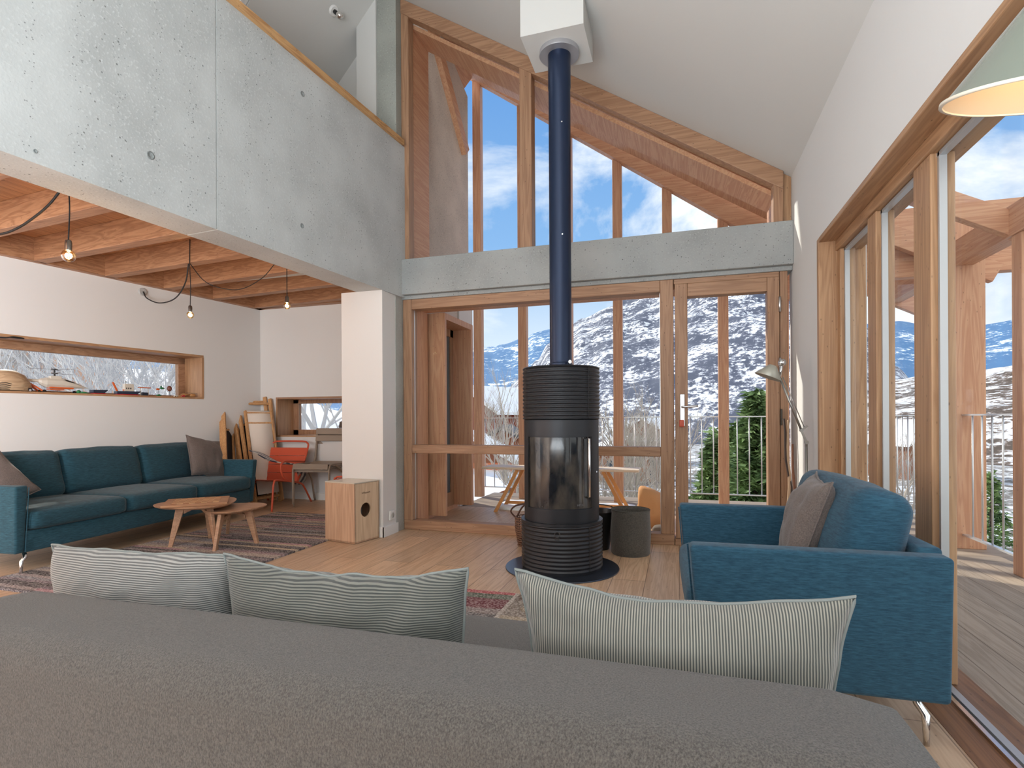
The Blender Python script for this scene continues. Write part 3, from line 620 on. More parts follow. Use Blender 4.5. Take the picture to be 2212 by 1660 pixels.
def mountain(name, prof, D0, D1, z0, mat, label, nx=240, ny=46, amp=.06, power=1.1, zdrop=None, seed=0):
    bm = bmesh.new(); rows = []
    for j in range(ny+1):
        v = j/ny; row = []
        for i in range(nx+1):
            px = prof[0][0]+(prof[-1][0]-prof[0][0])*i/nx
            k = max(q for q in range(len(prof)-1) if prof[q][0] <= px+1e-6)
            (xa_, ya_), (xb_, yb_) = prof[k], prof[k+1]; t = (px-xa_)/(xb_-xa_); t = t*t*(3-2*t)
            py = ya_+(yb_-ya_)*t
            d = ray(px, py); dh = Vector((d.x, d.y, 0)); el = d.z/dh.length; dh.normalize()
            D = D0+(D1-D0)*v
            zr = H+el*D1
            q = Vector((dh.x*D, dh.y*D, 0))
            z = z0+(zr-z0)*v**power
            nn = noise.fractal(q*(6/D1)+Vector((seed, 0, 0)), 1.0, 2.1, 6)
            z += nn*amp*(zr-z0)*(math.sin(math.pi*min(1, v*.94)))+noise.noise(q*(60/D1))*amp*.12*(zr-z0)*v
            row.append(bm.verts.new((q.x, q.y, z)))
        rows.append(row)
    back = [bm.verts.new((v_.co.x*1.25, v_.co.y*1.25, z0)) for v_ in rows[-1]]; rows.append(back)
    for j in range(len(rows)-1):
        for i in range(nx): bm.faces.new((rows[j][i], rows[j][i+1], rows[j+1][i+1], rows[j+1][i]))
    for f in bm.faces: f.smooth = True
    me = bpy.data.meshes.new(name); bm.to_mesh(me); bm.free(); me.materials.append(mat); o = bpy.data.objects.new(name, me); C.objects.link(o)
    return tag(o, label, 'mountain')
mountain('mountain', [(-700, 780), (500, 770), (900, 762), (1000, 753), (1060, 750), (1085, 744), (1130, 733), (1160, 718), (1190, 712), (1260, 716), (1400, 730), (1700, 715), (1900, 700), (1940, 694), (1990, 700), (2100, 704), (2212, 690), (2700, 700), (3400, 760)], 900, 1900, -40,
         mount_mat('hazed_far_mountain', .545, srgb(78, 120, 164), .06, srgb(118, 152, 186)), 'distant haze-blue snow-streaked mountain range on the far side of the valley', nx=520, ny=60, amp=.05, seed=4)  # distance haze put into the base colour as blue forest patches
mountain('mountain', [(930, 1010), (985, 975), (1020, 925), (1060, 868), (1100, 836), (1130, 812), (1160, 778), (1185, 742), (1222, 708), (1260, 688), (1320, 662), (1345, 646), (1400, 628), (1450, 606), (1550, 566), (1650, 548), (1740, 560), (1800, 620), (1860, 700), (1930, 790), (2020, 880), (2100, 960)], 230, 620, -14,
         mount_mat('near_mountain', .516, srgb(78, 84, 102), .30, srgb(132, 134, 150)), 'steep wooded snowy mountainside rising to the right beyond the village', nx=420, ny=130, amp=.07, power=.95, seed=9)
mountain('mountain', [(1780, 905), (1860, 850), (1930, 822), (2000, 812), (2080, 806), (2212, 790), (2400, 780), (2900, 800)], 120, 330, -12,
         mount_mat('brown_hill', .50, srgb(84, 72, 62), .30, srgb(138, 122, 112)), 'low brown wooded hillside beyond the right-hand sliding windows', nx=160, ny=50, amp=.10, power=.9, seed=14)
# valley floor
bm = bmesh.new(); G = 60
gv = []
for j in range(G+1):
    for i in range(G+1):
        X = -260+520*i/G; Y = -40+700*(j/G)**1.6
        z = -6.2-.018*max(0, Y-10)+noise.noise(Vector((X*.05, Y*.05, 0)))*.9
        if X < -8 and Y < 60: z += min(5.0, (-8-X)*.35)
        gv.append(bm.verts.new((X, Y, z)))
for j in range(G):
    for i in range(G): bm.faces.new((gv[j*(G+1)+i], gv[j*(G+1)+i+1], gv[(j+1)*(G+1)+i+1], gv[(j+1)*(G+1)+i]))
for f in bm.faces: f.smooth = True
me = bpy.data.meshes.new('ground'); bm.to_mesh(me); bm.free()
gm, nt, p = newmat('snowy_valley'); tc = N(nt, 'ShaderNodeTexCoord'); n = N(nt, 'ShaderNodeTexNoise'); n.inputs['Scale'].default_value = .45; n.inputs['Detail'].default_value = 12; n.inputs['Roughness'].default_value = .75
nt.links.new(tc.outputs['Object'], n.inputs[0]); nt.links.new(ramp(nt, [(.44, srgb(104, 96, 88)), (.50, srgb(160, 156, 152)), (.54, (.78, .81, .86)), (1, (.86, .88, .92))], n.outputs[0]).outputs[0], p.inputs['Base Color']); p.inputs['Roughness'].default_value = .85
me.materials.append(gm); o = bpy.data.objects.new('ground', me); C.objects.link(o); S(o)
def gz(X, Y):
    z = -6.2-.018*max(0, Y-10)+noise.noise(Vector((X*.05, Y*.05, 0)))*.9
    if X < -8 and Y < 60: z += min(5.0, (-8-X)*.35)
    return z
# houses
def house(px, dist, wd, dp, hh, wallc, label, rz=.3, roofc=None, lift=0):
    q = atd(px, 905, dist); z = gz(q.x, q.y)+lift
    t = thing('chalet', label, 'house', (q.x, q.y, z), rz)
    MB().box(-wd/2, wd/2, -dp/2, dp/2, -3, hh).build('walls', plain('wall_%d_%d_%d' % wallc, srgb(*wallc), .8), t)
    MB().prism([(-wd/2, -dp/2, hh), (wd/2, -dp/2, hh), (0, -dp/2, hh+wd*.28)], (0, dp, 0)).build('gable', plain('chalet_timber', srgb(132, 78, 52), .8), t)
    m = MB()
    for s_ in (-1, 1): m.prism([(0, -dp/2-.5, hh+wd*.28+.05), (s_*(wd/2+.6), -dp/2-.5, hh-.3), (s_*(wd/2+.6), -dp/2-.5, hh-.0), (0, -dp/2-.5, hh+wd*.28+.4)], (0, dp+1, 0))
    m.build('roof', plain('snow_roof', (.88, .90, .94), .7) if roofc is None else plain('roof_%d' % roofc[0], srgb(*roofc), .8), t)
    for i in (-1, 0, 1):
        for zz in (hh*.3, hh*.72): MB().box(i*wd*.28-.45, i*wd*.28+.45, -dp/2-.06, -dp/2, zz-.5, zz+.5).build('window', plain('house_window', (.05, .06, .08), .2), t)
house(1072, 92, 11, 9, 3.5, (150, 70, 60), 'red timber chalet under snow beside the left balcony posts, highest of the houses', .5, (150, 60, 56), 2.6)
house(1058, 60, 9, 8, 3.2, (128, 66, 48), 'dark red chalet just below the balcony rail, left of the stove', -.4, None, 1.5)
house(1095, 48, 8.5, 7, 2.4, (206, 204, 198), 'pale grey house with a dark window low between the left balcony posts', .2, (84, 84, 88), -.2)
house(1022, 33, 5, 5, 3.4, (196, 116, 80), 'orange timber chalet behind the leftmost balcony post', .25, None, .2)
house(1350, 75, 10, 8, 3, (150, 110, 88), 'brown chalet under snow right of the stove', .3)
house(1405, 110, 12, 9, 3, (120, 92, 80), 'low brown chalet on the hill foot left of the balcony door', -.3, None, 2)
house(1985, 80, 11, 9, 4, (130, 92, 72), 'snow-roofed brown chalet seen through the middle sliding window', .4, None, 1)
q = atd(20, 800, 14)
# trees
BARK = plain('pale_bark', srgb(168, 158, 148), .9); 
def bare_tree(x, y, hgt, label, seed, spread=.55, z=None, group='bare trees in the snow outside', depth=4, nb=4, mat=None):
    rnd = random.Random(seed); m = MB(); zz = gz(x, y) if z is None else z
    def br(p, d, L, r_, lv):
        pts = [p]; dd = d.copy()
        for k in range(3):
            dd = (dd+Vector((rnd.uniform(-.16, .16), rnd.uniform(-.16, .16), rnd.uniform(-.03, .12)))).normalized(); pts.append(pts[-1]+dd*L/3)
        m.tube(pts, [r_*(1-.18*k) for k in range(4)], 5 if lv < 2 else 3, cap=False)
        if lv >= depth: return
        for k in range(nb+(1 if lv == 0 else 0)):
            t = rnd.uniform(.3, 1); i = min(2, int(t*3)); q = pts[i].lerp(pts[i+1], t*3-i)
            nd = (dd+Vector((rnd.uniform(-1, 1), rnd.uniform(-1, 1), rnd.uniform(-.15, .8)))*spread*1.25).normalized()
            br(q, nd, L*rnd.uniform(.55, .75), max(.006, r_*.5), lv+1)
    br(Vector((0, 0, 0)), Vector((0, 0, 1)), hgt*.5, hgt*.018, 0)
    o = m.build('bare_tree', mat or BARK); o.location = (x, y, zz); return tag(o, label, 'tree', group)
for i, (px, D, hgt, lb) in enumerate([(1108, 26, 8.4, 'leafless tree left of the stove, beyond the balcony rail'), (1075, 36, 8.2, 'leafless tree behind the second balcony post from the left'), (1318, 22, 7.2, 'leafless tree directly right of the stove beyond the rail'),
        (1365, 17, 7.4, 'nearest leafless tree beyond the rail, right of the stove'), (1395, 24, 8.2, 'leafless tree beside the mullion left of the balcony door'), (1420, 31, 9, 'tall leafless tree behind the mullion left of the door'), (1345, 34, 8.5, 'thin leafless tree farther back right of the stove'),
        (1950, 20, 7.0, 'leafless tree seen through the middle sliding window')]):
    q = atd(px, 905, D); bare_tree(q.x, q.y, hgt, lb, i+3)
rv = random.Random(5)
for i in range(16):
    q = atd(rv.uniform(1000, 1440), 905, rv.uniform(42, 95)); bare_tree(q.x, q.y, rv.uniform(6, 10), 'small leafless village tree far below the balcony rail', 100+i, group='leafless trees down in the village', depth=3, nb=5)
for i, (px, py, D, hgt, lb) in enumerate([(250, 800, 11, 5.5, 'snowy tree filling the middle of the ribbon window'), (350, 800, 10, 5, 'snowy tree at the right end of the ribbon window'), (150, 800, 13, 6.5, 'snowy tree behind the toy helicopter, outside the ribbon window'), (40, 800, 12, 5.5, 'snowy tree at the left end of the ribbon window'),
        (690, 900, 13, 6.2, 'frosted tree outside the small alcove window, left one'), (735, 900, 11, 5.4, 'frosted tree outside the small alcove window, right one')]):
    q = atd(px, py, D); bare_tree(q.x, q.y, hgt, lb, 40+i, .75, gz(q.x, q.y) if gz(q.x, q.y) > -3.2 else -1.8-.0*i, 'frosted trees outside the alcove windows', 4, 5, plain('frosted_bark', srgb(214, 212, 212), .9))
# snow bank under those trees
m = MB(); bm = m.bm; rows = []
for i in range(31):
    rows.append([bm.verts.new((-34+26.5*i/30, -4+38*j/30, -2.4+max(0, (-9-(-34+26.5*i/30)))*.26+max(0, j-14)*.02+noise.noise(Vector((i*.3, j*.3, 0)))*.35)) for j in range(31)])
for i in range(30):
    for j in range(30): bm.faces.new((rows[i][j], rows[i+1][j], rows[i+1][j+1], rows[i][j+1]))
o = m.build('snow_bank', SNOW, smooth=True); tag(o, 'white snowy bank outside the alcove windows', 'snow bank', kind='stuff')
q = atd(95, 800, 16); house_z = -2.2
q = atd(70, 800, 15)
t = thing('timber_house', 'pale timber house, its unseen upper part added, with a grey boarded end, outside the ribbon window', 'house', (q.x, q.y, -2.0), R(50))
MB().box(-3.0, 2.0, -1.5, 1.5, 0, 10).build('walls', plain('bleached_larch', srgb(226, 186, 160), .8, var=.2, bscale=6), t)  # only the lower part shows; upper height added to block direct sun
MB().box(-3.2, -.4, -1.7, -1.5, 0, 10).build('boarding', plain('grey_boards', srgb(150, 158, 154), .8, var=.2, bscale=6), t)
MB().box(-3.6, 2.6, -2.2, 2.2, 10, 10.25).build('roof', SNOW, t)
# conifer
def conifer(x, y, hgt, rad, label, seed, z=None, n=46, tiers=30):
    rnd = random.Random(seed); t = thing('conifer', label, 'tree', (x, y, gz(x, y) if z is None else z), 0, 'evergreens beyond the balcony')
    MB().tube([(0, 0, 0), (0, 0, hgt*.97)], [hgt*.02, .01], 8).build('trunk', plain('dark_bark', srgb(70, 56, 46), .9), t)
    m = MB(); bm = m.bm
    for i in range(tiers):
        f = i/tiers; zc = hgt*(.08+.9*f); L = rad*(1-f)**.8*1.02
        for k in range(max(5, int(14*(1-f))+3)):
            a = rnd.uniform(0, 6.283); Lk = L*rnd.uniform(.75, 1.12); dirv = Vector((math.cos(a), math.sin(a), 0)); sd = Vector((-dirv.y, dirv.x, 0))
            for s_ in range(n//5):
                tt = rnd.uniform(.15, 1); pz = zc-Lk*.25*tt+.10*Lk*tt*tt*1.4; p0 = dirv*Lk*tt+Vector((0, 0, pz))
                for sg in (-1, 1):
                    ln_ = rnd.uniform(.12, .34)*(1.15-tt*.5)*max(.6, rad/1.8); p0 = p0+Vector((rnd.uniform(-.05, .05), rnd.uniform(-.05, .05), rnd.uniform(-.13, .13)))
                    tip = p0+sd*sg*ln_+dirv*ln_*.75+Vector((0, 0, rnd.uniform(-.09, .07)))
                    wv = dirv*.05+Vector((0, 0, rnd.uniform(-.03, .05)))
                    bm.faces.new([bm.verts.new(p0-wv), bm.verts.new(tip), bm.verts.new(p0+wv)])
    g, nt, p = newmat('needles'); oi = N(nt, 'ShaderNodeTexCoord'); nn_ = N(nt, 'ShaderNodeTexNoise'); nn_.inputs['Scale'].default_value = 3; nn_.inputs['Detail'].default_value = 5
    nt.links.new(oi.outputs['Object'], nn_.inputs[0]); nt.links.new(ramp(nt, [(.3, srgb(60, 92, 52)), (.7, srgb(150, 176, 112))], nn_.outputs[0]).outputs[0], p.inputs['Base Color']); p.inputs['Roughness'].default_value = .7
    me = m.build('foliage', g, t); return t
q = atd(1632, 905, 10.5); conifer(q.x, q.y, 7.0, 1.55, 'tallest dark green conifer beyond the balcony door, right side', 1, -5.4, 90, 64)
q = atd(1545, 905, 9.6); conifer(q.x, q.y, 6.1, 1.25, 'lower dark green conifer left of the tallest one, beyond the door', 2, -5.3, 90, 56)
q = atd(1590, 905, 12.5); conifer(q.x, q.y, 6.6, 1.7, 'dark green conifer behind and between the other two', 5, -5.6, 70, 46)
q = atd(2140, 905, 13); conifer(q.x, q.y, 5.6, 1.1, 'small conifer seen through the right-hand sliding window', 6, -5.8, 40, 26)

# ================================================================== FURNITURE
def pillow_mb(W, Hh, T, sag=0, pinch=.07, seed=0, n=28, wr=.006, corner=.0, taper=0):
    """stuffed square cushion: x across, z up from its lower edge, swollen along y"""
    m = MB(); bm = m.bm; grid = {}
    for side in (-1, 1):
        for i in range(n+1):
            for j in range(n+1):
                u = -1+2*i/n; v = -1+2*j/n; edge = i in (0, n) or j in (0, n)
                if edge and side == 1: grid[(1, i, j)] = grid[(-1, i, j)]; continue
                x = u*W/2*(1-pinch*(1-v*v))*(1-taper*(1-v)/2); z = v*Hh/2*(1-pinch*(1-u*u))
                if v > 0: z -= sag*v*(1-u*u)
                z += corner*max(0, v)*abs(u)**3
                th = T/2*(max(0, (1-abs(u)**2.6))*max(0, (1-abs(v)**2.6)))**.55
                y = side*th
                q = Vector((x*8, z*8, side*2+seed*3))
                wv = wr*(noise.noise(q)+.6*noise.noise(q*2.3)); f_ = math.sin(8*u+3*v+seed)*.35
                y += side*wv*(1 if not edge else .2)*(1+f_*2)
                grid[(side, i, j)] = bm.verts.new((x+wv*.4, y+(.3*wv if edge else 0), z+Hh/2+wv*.8*(1 if edge else .3)))
    for side in (-1, 1):
        for i in range(n):
            for j in range(n):
                q = [grid[(side, i, j)], grid[(side, i+1, j)], grid[(side, i+1, j+1)], grid[(side, i, j+1)]]
                bm.faces.new(q if side == -1 else q[::-1])
    seam = [grid[(-1, i, 0)].co.copy() for i in range(n)]+[grid[(-1, n, j)].co.copy() for j in range(n)]+[grid[(-1, n-i, n)].co.copy() for i in range(n)]+[grid[(-1, 0, n-j)].co.copy() for j in range(n+1)]
    return m, seam
def pillow(name, label, loc, rz, lean, W, Hh, T, mat, piping=None, roll=0, group=None, **kw):
    m, seam = pillow_mb(W, Hh, T, **kw)
    t = thing(name, label, 'cushion', loc, 0, group); t.rotation_mode = 'QUATERNION'
    t.rotation_quaternion = (Matrix.Rotation(rz, 3, 'Z') @ Matrix.Rotation(lean, 3, 'X') @ Matrix.Rotation(roll, 3, 'Y')).to_quaternion()
    m.build('cover', mat, t, smooth=True)
    MB().tube(seam, .0035, 6, cap=False).build('piping', piping or mat, t, smooth=True)
    return t

# ---------- grey sofa seen from behind
gs = thing('grey_sofa', 'long low grey wool sofa in the foreground, seen from behind', 'sofa', (-.668, 1.0, 0))
def G(x, y, z): return Matrix.Translation((x, y, z))
MB().cushion(2.0, .275, .47, .058, 12, M=G(0, -.125, .10), bulge=(0, .004, .006)).build('backrest', GREYFELT, gs, smooth=True)
MB().cushion(1.98, .62, .16, .04, 10, M=G(0, .32, .10)).build('seat_base', GREYFELT, gs, smooth=True)
for x in (-.655, 0, .655): MB().cushion(.65, .60, .13, .05, 10, M=G(x, .33, .255), bulge=(0, 0, .01)).build('seat_cushion', GREYFELT, gs, smooth=True)
for x in (-.92, .92):
    for y in (-.18, .56): MB().tube([(x, y, 0), (x, y, .105)], .018, 12).build('leg', BLACK, gs)
ST1 = stripes('grey_ticking', srgb(88, 90, 90), srgb(168, 168, 164), 'Z', 190)
ST2 = stripes('dark_ticking', srgb(64, 68, 66), srgb(128, 129, 121), 'Z', 190)
ST3 = stripes('upright_ticking', srgb(78, 82, 80), srgb(166, 163, 152), 'X', 190)
PIP = plain('piping_cotton', srgb(132, 138, 136), .85)
def sofacush(pxl, pxr, Y, zb, label, mat, Hh, T, sag, seed, corner, dz=0, taper=.06):
    a = aty(*pxl, Y); b = aty(*pxr, Y+.0); W = (b-a).length; c_ = (a+b)/2
    ang = math.atan2(b.y-a.y, b.x-a.x); roll = math.atan2(-(b.z-a.z), W)
    o_ = c_ - (Matrix.Rotation(ang, 3, 'Z') @ Matrix.Rotation(R(5), 3, 'X') @ Matrix.Rotation(roll, 3, 'Y')) @ Vector((0, 0, Hh))
    return pillow('striped_cushion', label, tuple(o_), ang, R(5), W, Hh, T, mat, PIP, roll=roll, sag=sag, seed=seed, corner=corner, pinch=.04, wr=.010, taper=taper)
sofacush((112, 1177), (510, 1203), 1.13, .38, 'pale striped cushion at the left end of the grey sofa', ST1, .34, .17, .0, 1, 0)
sofacush((484, 1207), (1012, 1240), 1.12, .38, 'darker finely striped cushion in the middle of the grey sofa', ST2, .34, .17, .018, 2, .012)
sofacush((1111, 1233), (1850, 1287), 1.13, .38, 'wide upright-striped cushion at the right end of the grey sofa', ST3, .33, .16, .035, 5, .0, taper=.13)

# ---------- two slim blue sofas on chrome legs
def slim_sofa(name, label, origin, rz, L, D, nseat, nback, mat, arm=.09):
    t = thing(name, label, 'sofa' if L > 1.3 else 'armchair', origin, rz)
    zb, za = .145, .585
    for s_ in (0, 1):
        x0 = 0 if s_ == 0 else L-arm; m = MB()
        out = -1 if s_ == 0 else 1
        # arm slab: leans slightly out, front edge raked
        p = []
        for z, ins, fy in ((zb, .022, .035), (za, 0, 0)):
            xa, xb = (x0+ins, x0+arm-.01) if s_ == 0 else (x0+.01, x0+arm-ins)
            p += [(xa, fy, z), (xb, fy, z), (xb, D, z), (xa, D, z)]
        m.hexa(p); o = m.build('armrest', mat, t, smooth=True, bevel=.014, segs=4)
        me_ = MB(); xs = x0+(arm-.012 if s_ == 0 else .012)
        me_.tube([(xs, .028, zb+.01), (xs, -.004, za-.012)], .003, 6); me_.build('piping', mat, o)
    MB().box(arm-.012, L-arm+.012, .03, D-.02, zb, .285).build('seat_base', mat, t, smooth=True, bevel=.012, segs=3)
    m = MB(); m.hexa([(arm-.02, D-.10, zb), (L-arm+.02, D-.10, zb), (L-arm+.02, D-.005, zb), (arm-.02, D-.005, zb), (arm-.02, D-.07, .60), (L-arm+.02, D-.07, .60), (L-arm+.02, D+.0, .60), (arm-.02, D+.0, .60)])
    m.build('back_frame', mat, t, smooth=True, bevel=.014, segs=3)
    w_ = (L-2*arm)/nseat
    for i in range(nseat):
        MB().cushion(w_-.004, D-.08, .135, .042, 10, M=G(arm+w_*(i+.5), (D-.08)/2-.004, .282), bulge=(0, .004, .012)).build('seat_cushion', mat, t, smooth=True)
    w_ = (L-2*arm)/nback
    for i in range(nback):
        Mx = G(arm+w_*(i+.5), D-.215, .40) @ Matrix.Rotation(R(-14), 4, 'X')
        MB().cushion(w_-.002, .17, .37, .055, 12, M=Mx, bulge=(0, .028, .012), wr=.006, seed=i).build('back_cushion', mat, t, smooth=True)
    for x in (.10, L-.10):
        for y, o_ in ((.07, -1), (D-.07, 1)):
            MB().tube([(x, y, zb+.01), (x-.0, y+o_*.01, zb-.035), (x+(-.03 if x < .5 else .03), y+o_*.02, zb-.055), (x+(-.035 if x < .5 else .035), y+o_*.02, 0)], [.012, .012, .012, .008], 10).build('leg', CHROME, t, smooth=True)
    return t
P0 = atz(34, 1202, .145); P1 = atz(557, 1083, .145); u_ = (P1-P0)
slim_sofa('teal_sofa', 'long teal three-seat sofa with chrome legs against the left alcove wall', (P0.x, P0.y, 0), math.atan2(u_.y, u_.x), u_.length, .86, 3, 3, TEAL)
AZ = R(-90+2)
slim_sofa('blue_armchair', 'petrol blue armchair with slab arms beside the right-hand sliding window', (.0, 2.81, 0), AZ, .95, .735, 1, 1, TEAL2)
pillow('grey_pillow', 'grey-brown pillow leaning on the back of the blue armchair', (.41, 2.33, .418), AZ-R(6), R(-18), .37, .37, .15, TAUPE, seed=3, wr=.012)
pillow('grey_pillow', 'grey-brown pillow standing at the right end of the teal sofa', tuple(P0+u_.normalized()*(u_.length-.30)+Vector((-.36, 0, .28)))[:3], math.atan2(u_.y, u_.x), R(-20), .44, .42, .15, TAUPE, seed=6, wr=.012, roll=R(11))
pillow('grey_pillow', 'grey-brown pillow slumped in the left corner of the teal sofa', tuple(P0+u_.normalized()*.22+Vector((-.40, 0, .27)))[:3], math.atan2(u_.y, u_.x)-R(20), R(-30), .42, .40, .16, TAUPE, seed=8, wr=.012, roll=R(-28))

# ---------- rugs
RUG1 = ragrug('rag_rug_weave', [srgb(120, 104, 112), srgb(176, 160, 150), srgb(64, 52, 56), srgb(178, 132, 140), srgb(134, 134, 140), srgb(196, 176, 148), srgb(92, 84, 92), srgb(156, 142, 140), srgb(40, 34, 38), srgb(150, 120, 126)], 26)
o = MB().box(-4.12, -2.77, 2.2, 4.86, .0, .014).build('rag_rug', RUG1); tag(o, 'striped grey and pink rag rug under the coffee tables', 'rug')
RUG2 = ragrug('patch_rug_weave', [srgb(128, 104, 104), srgb(70, 56, 60), srgb(160, 128, 128), srgb(198, 84, 86), srgb(96, 104, 84), srgb(150, 132, 126), srgb(120, 40, 50), srgb(110, 100, 98)], 13, -.87, [srgb(164, 142, 116), srgb(176, 150, 140), srgb(120, 98, 84), srgb(150, 134, 120), srgb(186, 166, 140)])
o = MB().box(-2.3, -.12, 1.15, 2.945, .0, .014).build('patchwork_rug', RUG2); tag(o, 'patchwork rug in red, brown and beige behind the grey sofa', 'rug')

# ---------- coffee tables
TW = wood('table_oak_', srgb(150, 112, 86), srgb(188, 150, 120), 'X', .45, knots=False)
def coffee_table(label, cx, cy, zt_, feet, rot, Rr, tri=.09):
    t = thing('coffee_table', label, 'table', (cx, cy, 0)); n = 60
    def ro(a, k=1): return Rr*(1+tri*math.cos(3*(a-rot)))*k
    m = MB(); rings = []
    for z, k in ((zt_-.022, .90), (zt_-.010, .985), (zt_-.002, 1.0), (zt_, .992)): rings.append([m.bm.verts.new((ro(2*math.pi*i/n, k)*math.cos(2*math.pi*i/n), ro(2*math.pi*i/n, k)*math.sin(2*math.pi*i/n), z)) for i in range(n)])
    for a_, b_ in zip(rings[:-1], rings[1:]):
        for i in range(n): m.bm.faces.new((a_[i], a_[(i+1) % n], b_[(i+1) % n], b_[i]))
    m.bm.faces.new(rings[0][::-1]); m.bm.faces.new(rings[-1]); m.build('tabletop', TW, t, smooth=False)
    for fx, fy in feet:
        d = Vector((fx-cx, fy-cy, 0)); top = d*.62; d.normalize(); sd = Vector((-d.y, d.x, 0))
        m = MB(); f = Vector((fx-cx, fy-cy, 0))
        m.hexa([f-sd*.012-d*.014, f+sd*.012-d*.014, f+sd*.012+d*.014, f-sd*.012+d*.014] + [top+Vector((0, 0, zt_-.022))+o_ for o_ in (-sd*.014-d*.03, sd*.014-d*.03, sd*.014+d*.032, -sd*.014+d*.032)])
        q0 = top+Vector((0, 0, zt_-.055))-d*.02
        m.hexa([q0-sd*.012, q0+sd*.012, q0+sd*.012+Vector((0, 0, -.03)), q0-sd*.012+Vector((0, 0, -.03))]+[d*.02+Vector((0, 0, zt_-.022))+o_ for o_ in (-sd*.012, sd*.012, sd*.012-Vector((0, 0, .022)), -sd*.012-Vector((0, 0, .022)))])
        m.build('leg', TW, t, bevel=.003)
    return t
zt1_ = .35
f1 = [atz(367, 1186, 0), atz(468, 1192, 0), atz(455, 1166, 0)]
ctr = sum(f1, Vector())/3
coffee_table('higher round-cornered oak coffee table carrying the chessboard', ctr.x, ctr.y, zt1_, [(f.x, f.y) for f in f1], R(-25), .285)
f2 = [atz(556, 1178, 0), atz(491, 1157, 0), atz(463, 1195, 0)]
ct2 = sum(f2, Vector())/3
coffee_table('lower oak coffee table tucked behind the one with the chessboard', ct2.x, ct2.y, .30, [(f.x, f.y) for f in f2], R(60), .235)
# chessboard
cb = [atz(px, py, zt1_+.02) for px, py in ((348, 1096), (488, 1087), (495, 1069), (366, 1076))]
cc = sum(cb, Vector())/4; ex = (cb[1]-cb[0]+cb[2]-cb[3])/2; ey = (cb[3]-cb[0]+cb[2]-cb[1])/2; ws = .38
bt = thing('chessboard', 'wooden chessboard lying on the higher coffee table', 'board game', (cc.x, cc.y, zt1_+.001), math.atan2(ex.y, ex.x))
MB().box(-ws/2-.03, ws/2+.03, -ws/2, ws/2, 0, .018).build('board', wood('board_walnut', srgb(150, 106, 74), srgb(186, 142, 104), 'X', .4, knots=False), bt, bevel=.002)
cm_, nt, p = newmat('chess_squares'); tc = N(nt, 'ShaderNodeTexCoord'); ck = N(nt, 'ShaderNodeTexChecker'); ck.inputs['Scale'].default_value = 1/.04; ck.inputs['Color1'].default_value = (*srgb(222, 184, 134), 1); ck.inputs['Color2'].default_value = (*srgb(168, 108, 62), 1)
mp = N(nt, 'ShaderNodeMapping'); mp.inputs['Location'].default_value = (.0, .0, .01); nt.links.new(tc.outputs['Object'], mp.inputs[0]); nt.links.new(mp.outputs[0], ck.inputs[0]); nt.links.new(ck.outputs[0], p.inputs['Base Color']); p.inputs['Roughness'].default_value = .4
MB().box(-.16, .16, -.16, .16, .018, .0195).build('squares', cm_, bt)

def textmesh(tx):
    tmp = bpy.data.objects.new('tmp', tx); C.objects.link(tmp); bpy.context.view_layer.update()
    me = bpy.data.meshes.new_from_object(tmp.evaluated_get(bpy.context.evaluated_depsgraph_get())); bpy.data.objects.remove(tmp)
    o = bpy.data.objects.new('lettering', me); C.objects.link(o); return o
# ---------- stove
IRON = plain('stove_iron', srgb(46, 47, 51), .38, .35, bump=.1, bscale=300); IRON2 = plain('flue_iron', srgb(30, 44, 70), .30, .4)
sv = thing('wood_stove', 'tall round black cast-iron wood stove with ribbed jacket', 'stove', (SX, SY, 0))
MB().lathe([(.001, .0), (.378, .0), (.38, .004), (.378, .008), (.001, .008)], 72, cap=False).build('floor_plate', plain('steel_plate', srgb(74, 80, 92), .28, .7), sv, smooth=True, auto=30)
def ribs(r_, z0, z1, amp=.0032, per=.0255):
    n = int((z1-z0)/.0032); return [(r_-.002, z0)]+[(r_+amp*math.cos(2*math.pi*(z-z0)/per), z) for z in (z0+(z1-z0)*i/n for i in range(n+1))]+[(r_-.002, z1)]
def wavy(m, prof, ph):
    m.lathe(prof, 96, cap=False)
    return m
lo = MB().lathe([(.001, .008), (.262, .008)]+ribs(.268, .03, .315)+[(.272, .318), (.272, .334), (.25, .336)], 96, cap=False).build('base_jacket', IRON, sv, smooth=True, auto=60)
MB().lathe([(.246, .334), (.249, .336), (.249, .99), (.246, .992)], 96, cap=False).build('firebox', IRON, sv, smooth=True, auto=40)
MB().lathe([(.24, .992), (.250, .993)]+ribs(.255, .998, 1.325)+[(.258, 1.33), (.25, 1.338), (.13, 1.345), (.095, 1.352), (.001, 1.353)], 96, cap=False).build('top_jacket', IRON, sv, smooth=True, auto=60)
ac = math.atan2(0-SY, 0-SX)   # towards the viewer
dr = MB().lathe([(.2505, .345), (.2535, .345), (.2535, .425), (.2505, .425)], 40, a0=ac-R(74), a1=ac+R(70)).lathe([(.2505, .885), (.2535, .885), (.2535, .985), (.2505, .985)], 40, a0=ac-R(74), a1=ac+R(70)).lathe([(.2505, .425), (.2535, .425), (.2535, .885), (.2505, .885)], 8, a0=ac-R(74), a1=ac-R(56)).lathe([(.2505, .425), (.2535, .425), (.2535, .885), (.2505, .885)], 8, a0=ac+R(48), a1=ac+R(70)).build('door', IRON, sv, smooth=True, auto=40)
sg, nt, p = newmat('sooty_glass'); tc = N(nt, 'ShaderNodeTexCoord'); n = N(nt, 'ShaderNodeTexNoise'); n.inputs['Scale'].default_value = 9; n.inputs['Detail'].default_value = 5; mp = N(nt, 'ShaderNodeMapping'); mp.inputs['Scale'].default_value = (1, 1, .45)
